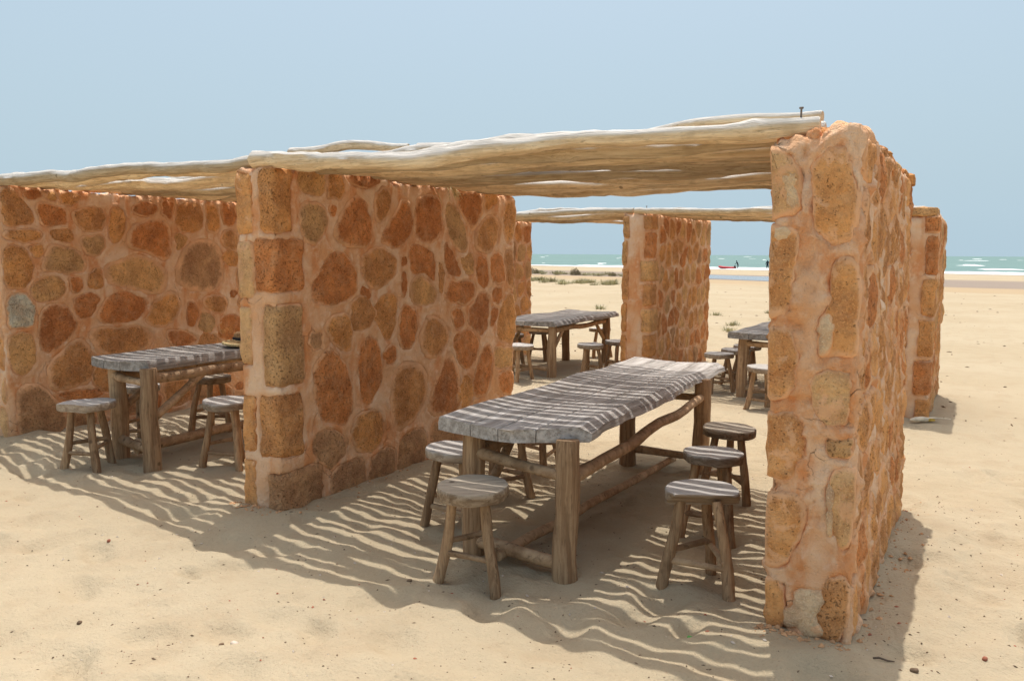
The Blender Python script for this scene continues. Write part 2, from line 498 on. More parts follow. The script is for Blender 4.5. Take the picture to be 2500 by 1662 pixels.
for k in range(260):   # small trodden lumps
    cx, cy = rng.uniform(-8.5, 3.0), rng.uniform(1.2, 8)
    a = rng.uniform(0.03, 0.07)
    stamp(cx, cy, a, a * rng.uniform(0.5, 1), rng.uniform(0, 3.14), -rng.uniform(0.003, 0.010), 0)
# long soft drifts of sand against the wall ends
for (cx, cy, a, b, h) in ((-3.78, 3.25, 0.5, 0.22, 0.035), (-0.55, 3.2, 0.45, 0.2, 0.03), (-0.2, 4.4, 0.25, 1.2, 0.02), (-3.4, 4.4, 0.3, 1.0, 0.03), (-6.6, 3.6, 0.5, 0.3, 0.03)):
    stamp(cx, cy, a, b, 0, -h, 0)
# sand scuffed up round the feet of the furniture
for (cx, cy) in ((-2.07, 3.18), (-2.6, 3.77), (-2.68, 4.5), (-2.8, 5.22), (-1.09, 3.68), (-1.26, 4.43), (-1.38, 5.16), (-5.47, 3.33), (-4.72, 3.92), (-2.0, 3.4), (-1.7, 5.7)):
    for k in range(9):
        t_ = rng.uniform(0, 6.28); d_ = rng.uniform(0.12, 0.34); a = rng.uniform(0.05, 0.11)
        stamp(cx + d_ * math.cos(t_), cy + d_ * math.sin(t_), a, a * rng.uniform(0.5, 0.9), rng.uniform(0, 3.14), rng.uniform(-0.016, 0.022), rng.uniform(0, 0.006))
ny, nx = GX.shape
idx = np.arange(nx * ny).reshape(ny, nx)
Q = np.stack([idx[:-1, :-1].ravel(), idx[:-1, 1:].ravel(), idx[1:, 1:].ravel(), idx[1:, :-1].ravel()], 1)
ground = mk_np("sand_ground", np.stack([GX.ravel(), GY.ravel(), GZ.ravel()], 1), Q, M_SAND, kind="structure")
def gz(x, y):
    """height of the built sand at a point"""
    i = int(np.clip(np.searchsorted(gx, x) - 1, 0, nx - 2)); j = int(np.clip(np.searchsorted(gy, y) - 1, 0, ny - 2))
    u = (x - gx[i]) / (gx[i + 1] - gx[i]); v = (y - gy[j]) / (gy[j + 1] - gy[j])
    return float((GZ[j, i] * (1 - u) + GZ[j, i + 1] * u) * (1 - v) + (GZ[j + 1, i] * (1 - u) + GZ[j + 1, i + 1] * u) * v)

# ------------------------------------------------------------------ sea, foam, lagoon
def shore_pt(x, s):      # world y on the line at distance s along the beach slope
    return s - SHORE * x
sx_ = np.concatenate([np.linspace(-30000, -700, 12), np.linspace(-600, 300, 46), np.linspace(400, 20000, 10)])
ss_ = np.concatenate([np.linspace(100, 320, 30), np.geomspace(340, 40000, 30)])
SX, SS = np.meshgrid(sx_, ss_)
idx = np.arange(SX.size).reshape(SX.shape)
Q = np.stack([idx[:-1, :-1].ravel(), idx[:-1, 1:].ravel(), idx[1:, 1:].ravel(), idx[1:, :-1].ravel()], 1)
SY = SS - SHORE * np.clip(SX, -800, 400)
mk_np("sea", np.stack([SX.ravel(), SY.ravel(), np.full(SX.size, SEA_Z)], 1), Q, M_SEA, kind="structure")
def ridge(cx, cs, length, width, height, seed, V, F):
    """one breaking crest of foam"""
    r = np.random.RandomState(seed); n = max(6, int(length / 0.8)); m = 5
    t = np.linspace(-1, 1, n); off = len(V)
    wob = perlin2(t * length * 0.18 + seed, np.full(n, 0.3), seed % 60) * width * 0.8
    for i in range(n):
        env = math.sqrt(max(0.0, 1 - abs(t[i]) ** 2.5)) * (0.6 + 0.6 * (0.5 + 0.5 * float(perlin2(np.array([t[i] * length * 0.4 + seed]), np.array([4.4]), seed % 60)[0])))
        for j in range(m):
            q = j / (m - 1) * 2 - 1
            x = cx + t[i] * length / 2; s = cs + wob[i] + q * width * env / 2
            V.append((x, s - SHORE * x, SEA_Z - 0.03 + height * env * (1 - q * q) + 0.035))
    for i in range(n - 1):
        for j in range(m - 1):
            a = off + i * m + j
            F.append((a, a + 1, a + m + 1, a + m))
V, F = [], []
rng = np.random.RandomState(21)
for k in range(120):
    s = 131 + 900 * rng.rand() ** 1.7
    az = rng.uniform(-66, 8)
    x = math.tan(math.radians(az)) * s
    x = x / max(0.4, (1 + SHORE * math.tan(math.radians(az))))
    sz = rng.uniform(0.5, 1.2) * (1 + s / 420.0)
    ridge(x, s, rng.uniform(0.8, 5.0) * sz, rng.uniform(0.6, 1.6) * sz, rng.uniform(0.05, 0.16) * sz, k, V, F)
for s, hgt in ((119.5, 0.05), (123.0, 0.12), (131.0, 0.18)):     # the lines of surf along the beach
    x = -330
    while x < 120:
        L = rng.uniform(18, 60)
        if rng.rand() < (0.92 if s < 121 else 0.62):
            ridge(x + L / 2, s + rng.uniform(-0.8, 0.8), L, rng.uniform(1.2, 2.6), hgt * rng.uniform(0.6, 1.3), int(x) + 900, V, F)
        x += L * rng.uniform(0.8, 1.3)
foam = mk("sea_foam", V, F, M_FOAM, kind="stuff")
tag(foam, "white crests of foam and surf breaking on the green sea", "foam")
# shallow lagoon lying in the beach behind the shore bank
far_e = [(-31, 66), (-29.5, 70), (-28.6, 72), (-27.7, 72.6), (-22, 72.6), (-16.7, 70.9), (-11, 67), (-7, 63.5)]
near_e = [(-31, 65.5), (-28.5, 62.5), (-25.5, 60.5), (-22.6, 59.0), (-17.9, 58.2), (-13.2, 56.2), (-9.5, 57.5), (-7, 61.5)]
V = []
for (xa, sa), (xb, sb) in zip(far_e, near_e):
    for x, s in ((xa, sa), (xb, sb)):
        y = s - SHORE * x
        V.append((x, y, float(ground_base(x, y)) + 0.012))
F = [(2 * i, 2 * i + 1, 2 * i + 3, 2 * i + 2) for i in range(len(far_e) - 1)]
mk("lagoon", V, F, M_LAGOON, smooth=False, kind="structure")

# ------------------------------------------------------------------ rubble walls
STONES_MID=[
('y',[(3.664,2.130),(3.702,2.131),(3.741,2.133),(3.780,2.132),(3.812,2.110),(3.835,2.083),(3.836,2.044),(3.832,2.007),(3.828,1.962),(3.784,1.943),(3.734,1.948),(3.692,1.950),(3.649,1.955),(3.603,1.967),(3.590,2.012),(3.576,2.056),(3.602,2.093),(3.627,2.116)]),
('o',[(3.881,2.122),(3.909,2.121),(3.937,2.119),(3.959,2.107),(3.980,2.088),(3.997,2.064),(4.025,2.028),(4.016,1.979),(3.990,1.945),(3.959,1.927),(3.924,1.942),(3.895,1.941),(3.854,1.928),(3.855,1.985),(3.861,2.020),(3.857,2.048),(3.854,2.075),(3.866,2.099)]),
('g',[(3.657,1.925),(3.704,1.916),(3.751,1.918),(3.799,1.910),(3.834,1.882),(3.846,1.836),(3.844,1.787),(3.825,1.743),(3.795,1.705),(3.758,1.673),(3.713,1.656),(3.665,1.661),(3.626,1.689),(3.594,1.723),(3.583,1.770),(3.582,1.818),(3.590,1.867),(3.614,1.904)]),
('r',[(4.170,2.000),(4.217,1.954),(4.254,1.898),(4.278,1.835),(4.284,1.767),(4.273,1.701),(4.235,1.654),(4.177,1.629),(4.109,1.632),(4.040,1.644),(3.975,1.662),(3.917,1.687),(3.898,1.741),(3.924,1.799),(3.971,1.851),(4.004,1.911),(4.054,1.958),(4.106,1.998)]),
('d',[(4.113,2.123),(4.153,2.124),(4.192,2.124),(4.231,2.125),(4.271,2.126),(4.309,2.121),(4.348,2.115),(4.374,2.083),(4.335,2.071),(4.296,2.056),(4.254,2.046),(4.196,2.033),(4.138,2.038),(4.095,2.042),(4.055,2.052),(4.029,2.064),(4.037,2.103),(4.075,2.113)]),
('r',[(3.897,1.910),(3.908,1.909),(3.919,1.908),(3.929,1.906),(3.941,1.899),(3.944,1.884),(3.943,1.867),(3.933,1.855),(3.926,1.844),(3.919,1.835),(3.907,1.827),(3.894,1.829),(3.885,1.839),(3.878,1.851),(3.874,1.867),(3.873,1.885),(3.876,1.900),(3.885,1.912)]),
('r',[(3.903,1.631),(3.972,1.618),(4.031,1.579),(4.076,1.524),(4.103,1.460),(4.106,1.391),(4.074,1.332),(4.016,1.295),(3.948,1.270),(3.876,1.258),(3.805,1.259),(3.738,1.272),(3.683,1.309),(3.676,1.371),(3.714,1.424),(3.757,1.480),(3.802,1.539),(3.842,1.597)]),
('r',[(4.155,1.380),(4.180,1.376),(4.199,1.367),(4.210,1.363),(4.221,1.358),(4.231,1.352),(4.237,1.341),(4.249,1.325),(4.254,1.305),(4.239,1.288),(4.219,1.278),(4.194,1.275),(4.170,1.277),(4.150,1.289),(4.135,1.303),(4.130,1.325),(4.128,1.347),(4.139,1.364)]),
('b',[(4.158,1.577),(4.213,1.610),(4.263,1.636),(4.323,1.653),(4.385,1.634),(4.447,1.614),(4.498,1.581),(4.533,1.534),(4.534,1.475),(4.499,1.428),(4.448,1.392),(4.390,1.361),(4.327,1.339),(4.274,1.344),(4.232,1.375),(4.188,1.407),(4.148,1.455),(4.142,1.517)]),
('b',[(4.364,2.045),(4.402,2.069),(4.445,2.066),(4.482,2.047),(4.505,2.015),(4.508,1.976),(4.495,1.937),(4.469,1.897),(4.432,1.860),(4.396,1.834),(4.366,1.813),(4.335,1.806),(4.314,1.832),(4.300,1.869),(4.291,1.912),(4.290,1.961),(4.300,2.008),(4.329,2.033)]),
('r',[(4.626,2.008),(4.682,1.983),(4.720,1.930),(4.730,1.862),(4.731,1.802),(4.712,1.748),(4.662,1.697),(4.604,1.651),(4.537,1.630),(4.474,1.638),(4.413,1.657),(4.354,1.675),(4.360,1.716),(4.400,1.757),(4.441,1.806),(4.492,1.867),(4.547,1.921),(4.583,1.969)]),
('d',[(4.780,2.002),(4.847,2.028),(4.921,2.043),(4.993,2.046),(5.059,2.032),(5.102,1.982),(5.110,1.911),(5.113,1.840),(5.098,1.768),(5.053,1.709),(4.989,1.675),(4.917,1.665),(4.852,1.677),(4.789,1.691),(4.738,1.730),(4.766,1.807),(4.759,1.870),(4.752,1.937)]),
('g',[(5.189,2.017),(5.247,1.999),(5.304,1.966),(5.350,1.915),(5.390,1.875),(5.431,1.828),(5.460,1.766),(5.464,1.702),(5.454,1.641),(5.404,1.610),(5.347,1.612),(5.291,1.641),(5.241,1.683),(5.193,1.732),(5.158,1.792),(5.144,1.856),(5.141,1.919),(5.148,1.981)]),
('d',[(5.422,2.105),(5.478,2.107),(5.534,2.108),(5.590,2.110),(5.640,2.087),(5.676,2.054),(5.673,2.000),(5.688,1.936),(5.634,1.888),(5.590,1.842),(5.540,1.783),(5.474,1.815),(5.431,1.870),(5.389,1.906),(5.352,1.949),(5.302,2.002),(5.281,2.076),(5.365,2.089)]),
('o',[(5.769,2.128),(5.804,2.132),(5.839,2.136),(5.875,2.138),(5.908,2.127),(5.924,2.103),(5.937,2.071),(5.914,2.039),(5.882,2.014),(5.843,1.991),(5.802,1.974),(5.763,1.960),(5.727,1.949),(5.701,1.966),(5.707,2.011),(5.710,2.046),(5.698,2.085),(5.742,2.104)]),
('b',[(5.711,1.915),(5.783,1.929),(5.852,1.931),(5.913,1.913),(5.963,1.872),(5.964,1.806),(5.954,1.739),(5.921,1.677),(5.862,1.637),(5.803,1.597),(5.738,1.593),(5.681,1.603),(5.622,1.620),(5.559,1.652),(5.549,1.716),(5.572,1.783),(5.621,1.831),(5.662,1.868)]),
('o',[(6.080,2.085),(6.139,2.087),(6.190,2.090),(6.216,2.034),(6.230,1.985),(6.231,1.932),(6.232,1.879),(6.229,1.826),(6.220,1.774),(6.198,1.728),(6.155,1.680),(6.097,1.690),(6.051,1.728),(6.024,1.785),(6.008,1.850),(6.006,1.922),(6.012,1.990),(6.042,2.046)]),
('r',[(4.700,1.662),(4.766,1.671),(4.831,1.653),(4.894,1.642),(4.960,1.608),(5.005,1.551),(5.011,1.495),(5.013,1.447),(5.017,1.395),(4.970,1.387),(4.925,1.414),(4.888,1.444),(4.833,1.462),(4.786,1.439),(4.735,1.442),(4.676,1.478),(4.681,1.539),(4.662,1.608)]),
('y',[(4.834,1.442),(4.874,1.414),(4.916,1.389),(4.961,1.368),(5.006,1.349),(5.032,1.310),(5.049,1.256),(5.006,1.223),(4.952,1.212),(4.895,1.204),(4.834,1.205),(4.776,1.219),(4.724,1.239),(4.689,1.283),(4.690,1.338),(4.694,1.393),(4.742,1.423),(4.785,1.446)]),
('d',[(5.128,1.692),(5.162,1.669),(5.197,1.646),(5.236,1.620),(5.279,1.584),(5.313,1.542),(5.339,1.506),(5.357,1.466),(5.356,1.424),(5.311,1.415),(5.272,1.421),(5.235,1.430),(5.193,1.441),(5.158,1.479),(5.131,1.525),(5.116,1.572),(5.110,1.617),(5.106,1.659)]),
('r',[(5.171,1.419),(5.249,1.394),(5.304,1.385),(5.367,1.396),(5.449,1.398),(5.515,1.386),(5.569,1.363),(5.590,1.310),(5.555,1.253),(5.504,1.211),(5.452,1.184),(5.370,1.190),(5.305,1.210),(5.242,1.211),(5.157,1.216),(5.107,1.257),(5.134,1.318),(5.146,1.371)]),
('b',[(5.080,1.538),(5.108,1.502),(5.129,1.468),(5.143,1.435),(5.127,1.398),(5.112,1.372),(5.105,1.337),(5.093,1.290),(5.070,1.294),(5.056,1.302),(5.044,1.323),(5.041,1.347),(5.034,1.367),(5.038,1.395),(5.036,1.419),(5.038,1.443),(5.037,1.473),(5.041,1.545)]),
('r',[(5.612,1.589),(5.655,1.577),(5.691,1.572),(5.729,1.559),(5.755,1.522),(5.778,1.477),(5.786,1.429),(5.787,1.385),(5.777,1.344),(5.753,1.317),(5.713,1.312),(5.673,1.327),(5.632,1.347),(5.604,1.384),(5.578,1.426),(5.575,1.475),(5.581,1.517),(5.586,1.559)]),
('y',[(5.414,1.581),(5.437,1.590),(5.467,1.611),(5.508,1.619),(5.541,1.597),(5.557,1.567),(5.552,1.533),(5.548,1.505),(5.544,1.480),(5.538,1.442),(5.505,1.432),(5.463,1.430),(5.421,1.436),(5.391,1.461),(5.382,1.492),(5.368,1.518),(5.347,1.553),(5.363,1.581)]),
('r',[(5.874,1.607),(5.921,1.624),(5.976,1.617),(6.017,1.585),(6.033,1.534),(6.036,1.491),(6.034,1.450),(6.034,1.407),(6.028,1.348),(5.975,1.339),(5.926,1.339),(5.881,1.346),(5.829,1.347),(5.820,1.406),(5.814,1.452),(5.806,1.499),(5.794,1.557),(5.833,1.583)]),
('b',[(6.092,1.659),(6.141,1.652),(6.178,1.650),(6.189,1.582),(6.186,1.521),(6.192,1.481),(6.192,1.440),(6.190,1.400),(6.190,1.339),(6.170,1.281),(6.126,1.299),(6.085,1.294),(6.063,1.337),(6.066,1.412),(6.067,1.463),(6.063,1.515),(6.050,1.585),(6.069,1.636)]),
('r',[(4.608,1.580),(4.622,1.578),(4.636,1.575),(4.646,1.568),(4.647,1.553),(4.646,1.542),(4.649,1.529),(4.642,1.515),(4.628,1.511),(4.617,1.505),(4.606,1.505),(4.591,1.503),(4.582,1.511),(4.575,1.523),(4.575,1.537),(4.578,1.551),(4.583,1.565),(4.595,1.574)]),
('r',[(4.608,1.472),(4.632,1.478),(4.646,1.463),(4.654,1.438),(4.663,1.411),(4.663,1.375),(4.659,1.343),(4.656,1.312),(4.647,1.287),(4.632,1.266),(4.608,1.264),(4.596,1.284),(4.594,1.309),(4.593,1.334),(4.588,1.371),(4.595,1.410),(4.598,1.436),(4.596,1.460)]),
('o',[(4.386,1.308),(4.443,1.317),(4.496,1.318),(4.535,1.287),(4.536,1.234),(4.531,1.177),(4.518,1.118),(4.499,1.063),(4.479,1.012),(4.450,0.971),(4.405,0.991),(4.367,1.029),(4.331,1.073),(4.291,1.118),(4.251,1.154),(4.251,1.207),(4.288,1.249),(4.334,1.283)]),
('r',[(4.634,1.225),(4.686,1.226),(4.728,1.201),(4.777,1.186),(4.788,1.140),(4.793,1.086),(4.786,1.026),(4.764,0.972),(4.735,0.930),(4.692,0.903),(4.641,0.898),(4.595,0.909),(4.560,0.943),(4.547,0.990),(4.537,1.047),(4.547,1.105),(4.559,1.160),(4.588,1.200)]),
('b',[(4.914,1.132),(4.978,1.137),(5.041,1.120),(5.100,1.089),(5.151,1.049),(5.192,0.999),(5.204,0.938),(5.174,0.882),(5.128,0.836),(5.074,0.799),(5.011,0.787),(4.947,0.795),(4.885,0.817),(4.834,0.857),(4.807,0.912),(4.807,0.976),(4.828,1.037),(4.863,1.092)]),
('r',[(5.245,1.178),(5.275,1.179),(5.301,1.180),(5.326,1.172),(5.354,1.161),(5.384,1.137),(5.400,1.099),(5.405,1.061),(5.401,1.028),(5.377,1.004),(5.343,0.997),(5.310,0.992),(5.276,0.995),(5.247,1.021),(5.224,1.054),(5.214,1.095),(5.209,1.133),(5.216,1.166)]),
('d',[(5.701,1.282),(5.760,1.284),(5.791,1.233),(5.809,1.174),(5.775,1.105),(5.766,1.055),(5.762,0.990),(5.720,0.932),(5.661,0.902),(5.602,0.937),(5.556,0.969),(5.504,0.995),(5.446,1.033),(5.447,1.097),(5.479,1.154),(5.539,1.199),(5.590,1.246),(5.647,1.289)]),
('r',[(5.878,1.312),(5.908,1.307),(5.939,1.310),(5.971,1.308),(5.998,1.288),(6.016,1.261),(6.013,1.229),(5.996,1.201),(5.980,1.178),(5.958,1.156),(5.927,1.157),(5.898,1.167),(5.872,1.175),(5.838,1.185),(5.823,1.214),(5.822,1.248),(5.825,1.280),(5.845,1.303)]),
('r',[(5.848,1.149),(5.875,1.140),(5.900,1.136),(5.926,1.125),(5.932,1.101),(5.925,1.079),(5.913,1.059),(5.901,1.037),(5.883,1.003),(5.848,0.984),(5.818,0.979),(5.790,0.980),(5.789,1.013),(5.795,1.041),(5.802,1.063),(5.803,1.083),(5.808,1.109),(5.819,1.141)]),
('o',[(6.130,1.264),(6.191,1.240),(6.218,1.178),(6.224,1.112),(6.226,1.045),(6.227,0.978),(6.225,0.910),(6.217,0.844),(6.169,0.796),(6.098,0.810),(6.028,0.817),(5.955,0.837),(5.914,0.895),(5.904,0.971),(5.941,1.043),(5.967,1.114),(6.017,1.177),(6.068,1.232)]),
('r',[(5.344,0.965),(5.398,0.982),(5.464,0.990),(5.517,0.959),(5.561,0.933),(5.613,0.902),(5.639,0.844),(5.624,0.781),(5.591,0.723),(5.544,0.677),(5.486,0.646),(5.424,0.653),(5.373,0.693),(5.329,0.749),(5.297,0.807),(5.255,0.861),(5.238,0.918),(5.271,0.963)]),
('d',[(5.198,0.830),(5.265,0.794),(5.303,0.727),(5.334,0.651),(5.337,0.557),(5.347,0.459),(5.352,0.374),(5.297,0.309),(5.208,0.287),(5.119,0.314),(5.038,0.329),(4.942,0.337),(4.889,0.402),(4.909,0.482),(4.952,0.560),(5.006,0.645),(5.069,0.721),(5.130,0.783)]),
('r',[(5.732,0.846),(5.794,0.836),(5.825,0.779),(5.834,0.713),(5.832,0.643),(5.815,0.572),(5.792,0.503),(5.764,0.439),(5.722,0.391),(5.656,0.376),(5.588,0.385),(5.534,0.424),(5.532,0.488),(5.545,0.555),(5.571,0.621),(5.608,0.686),(5.646,0.746),(5.682,0.802)]),
('y',[(5.960,0.801),(6.020,0.785),(6.069,0.782),(6.118,0.778),(6.186,0.769),(6.195,0.729),(6.204,0.683),(6.204,0.641),(6.188,0.598),(6.125,0.602),(6.078,0.600),(6.032,0.599),(5.976,0.595),(5.905,0.601),(5.865,0.647),(5.870,0.703),(5.858,0.761),(5.890,0.796)]),
('r',[(6.025,0.579),(6.067,0.580),(6.108,0.582),(6.150,0.583),(6.188,0.563),(6.216,0.533),(6.220,0.493),(6.221,0.451),(6.213,0.413),(6.190,0.376),(6.165,0.330),(6.102,0.336),(6.034,0.353),(5.977,0.388),(5.934,0.435),(5.912,0.487),(5.910,0.547),(5.980,0.562)]),
('b',[(4.603,0.814),(4.692,0.814),(4.777,0.795),(4.846,0.746),(4.888,0.670),(4.896,0.583),(4.869,0.498),(4.818,0.423),(4.745,0.365),(4.663,0.326),(4.581,0.301),(4.498,0.294),(4.461,0.360),(4.459,0.442),(4.453,0.533),(4.452,0.627),(4.470,0.715),(4.518,0.786)]),
('r',[(4.207,1.038),(4.269,1.023),(4.310,0.976),(4.340,0.917),(4.363,0.851),(4.374,0.777),(4.363,0.705),(4.333,0.643),(4.290,0.592),(4.240,0.552),(4.180,0.541),(4.150,0.594),(4.135,0.656),(4.129,0.722),(4.124,0.799),(4.126,0.873),(4.136,0.938),(4.160,0.996)]),
('r',[(3.827,1.000),(3.896,0.966),(3.953,0.911),(4.002,0.842),(4.040,0.757),(4.059,0.667),(4.066,0.585),(4.049,0.509),(4.004,0.447),(3.931,0.454),(3.858,0.487),(3.778,0.502),(3.726,0.569),(3.696,0.653),(3.683,0.744),(3.686,0.829),(3.707,0.906),(3.756,0.966)]),
('o',[(3.843,1.188),(3.892,1.197),(3.943,1.204),(3.992,1.198),(4.037,1.173),(4.053,1.129),(4.059,1.077),(4.058,1.025),(4.055,0.976),(4.049,0.929),(4.013,0.930),(3.978,0.959),(3.935,0.984),(3.887,1.011),(3.843,1.040),(3.811,1.078),(3.792,1.121),(3.802,1.160)]),
('n',[(3.706,0.452),(3.755,0.463),(3.807,0.464),(3.862,0.453),(3.911,0.428),(3.953,0.397),(3.982,0.357),(3.982,0.307),(3.959,0.261),(3.916,0.230),(3.870,0.216),(3.827,0.189),(3.781,0.208),(3.748,0.244),(3.716,0.276),(3.673,0.314),(3.666,0.364),(3.673,0.414)]),
('o',[(4.151,0.522),(4.216,0.512),(4.281,0.518),(4.336,0.489),(4.376,0.445),(4.388,0.383),(4.385,0.320),(4.368,0.261),(4.316,0.234),(4.267,0.216),(4.217,0.195),(4.157,0.211),(4.101,0.242),(4.061,0.292),(4.033,0.348),(4.027,0.408),(4.054,0.459),(4.093,0.499)]),
('n',[(3.880,0.187),(3.932,0.199),(3.990,0.217),(4.056,0.214),(4.117,0.201),(4.162,0.167),(4.183,0.111),(4.179,0.052),(4.182,-0.008),(4.136,-0.048),(4.075,-0.046),(4.021,-0.048),(3.963,-0.050),(3.899,-0.039),(3.845,-0.010),(3.813,0.041),(3.813,0.099),(3.823,0.156)]),
('n',[(4.326,0.204),(4.382,0.211),(4.436,0.207),(4.482,0.189),(4.502,0.144),(4.500,0.099),(4.502,0.052),(4.493,0.007),(4.450,-0.026),(4.399,-0.040),(4.342,-0.040),(4.287,-0.035),(4.239,-0.016),(4.209,0.017),(4.214,0.066),(4.217,0.114),(4.229,0.164),(4.279,0.183)]),
('n',[(4.636,0.279),(4.700,0.283),(4.764,0.286),(4.822,0.267),(4.869,0.231),(4.880,0.169),(4.879,0.106),(4.863,0.046),(4.826,-0.001),(4.767,-0.023),(4.704,-0.028),(4.640,-0.026),(4.580,-0.011),(4.528,0.021),(4.534,0.086),(4.538,0.145),(4.541,0.207),(4.579,0.251)]),
('n',[(4.955,0.301),(5.033,0.294),(5.113,0.279),(5.194,0.259),(5.274,0.233),(5.343,0.195),(5.397,0.135),(5.405,0.057),(5.387,-0.016),(5.314,-0.055),(5.239,-0.060),(5.163,-0.060),(5.088,-0.056),(5.006,-0.048),(4.944,-0.006),(4.911,0.067),(4.912,0.149),(4.918,0.229)]),
('b',[(5.906,0.217),(5.851,0.274),(5.787,0.316),(5.710,0.317),(5.633,0.305),(5.583,0.252),(5.545,0.183),(5.610,0.138),(5.679,0.101),(5.751,0.069),(5.814,0.090),(5.864,0.150)]),
('b',[(4.046,1.278),(4.031,1.207),(4.015,1.137),(4.055,1.081),(4.124,1.074),(4.196,1.075),(4.258,1.108),(4.297,1.158),(4.281,1.229),(4.241,1.287),(4.175,1.318),(4.110,1.311)]),
('b',[(6.068,0.121),(6.039,0.090),(6.024,0.055),(6.029,0.013),(6.045,-0.026),(6.070,-0.059),(6.102,-0.075),(6.130,-0.044),(6.151,-0.010),(6.150,0.033),(6.136,0.071),(6.103,0.096)]),
('n',[(6.179,0.221),(6.159,0.260),(6.134,0.290),(6.091,0.291),(6.047,0.295),(6.025,0.264),(6.007,0.224),(6.008,0.188),(6.039,0.158),(6.081,0.151),(6.122,0.163),(6.159,0.183)]),
('o',[(5.421,0.611),(5.350,0.572),(5.295,0.516),(5.248,0.450),(5.292,0.382),(5.339,0.319),(5.419,0.316),(5.493,0.347),(5.551,0.400),(5.581,0.469),(5.563,0.548),(5.498,0.585)]),
('r',[(5.582,0.107),(5.545,0.133),(5.502,0.144),(5.459,0.143),(5.452,0.098),(5.443,0.053),(5.433,0.008),(5.474,-0.003),(5.519,-0.010),(5.565,-0.016),(5.582,0.015),(5.583,0.061)]),
('d',[(5.849,0.124),(5.848,0.065),(5.847,0.007),(5.882,-0.035),(5.928,-0.071),(5.972,-0.080),(6.009,-0.036),(6.048,0.008),(6.040,0.055),(6.008,0.104),(5.961,0.130),(5.903,0.142)]),
('r',[(4.539,0.865),(4.527,0.907),(4.515,0.950),(4.478,0.957),(4.435,0.949),(4.395,0.930),(4.364,0.900),(4.366,0.866),(4.393,0.832),(4.429,0.811),(4.471,0.814),(4.510,0.832)]),
('n',[(3.767,1.101),(3.732,1.106),(3.697,1.109),(3.668,1.097),(3.652,1.065),(3.647,1.035),(3.674,1.012),(3.696,0.985),(3.729,0.988),(3.764,0.997),(3.773,1.030),(3.770,1.065)]),
]
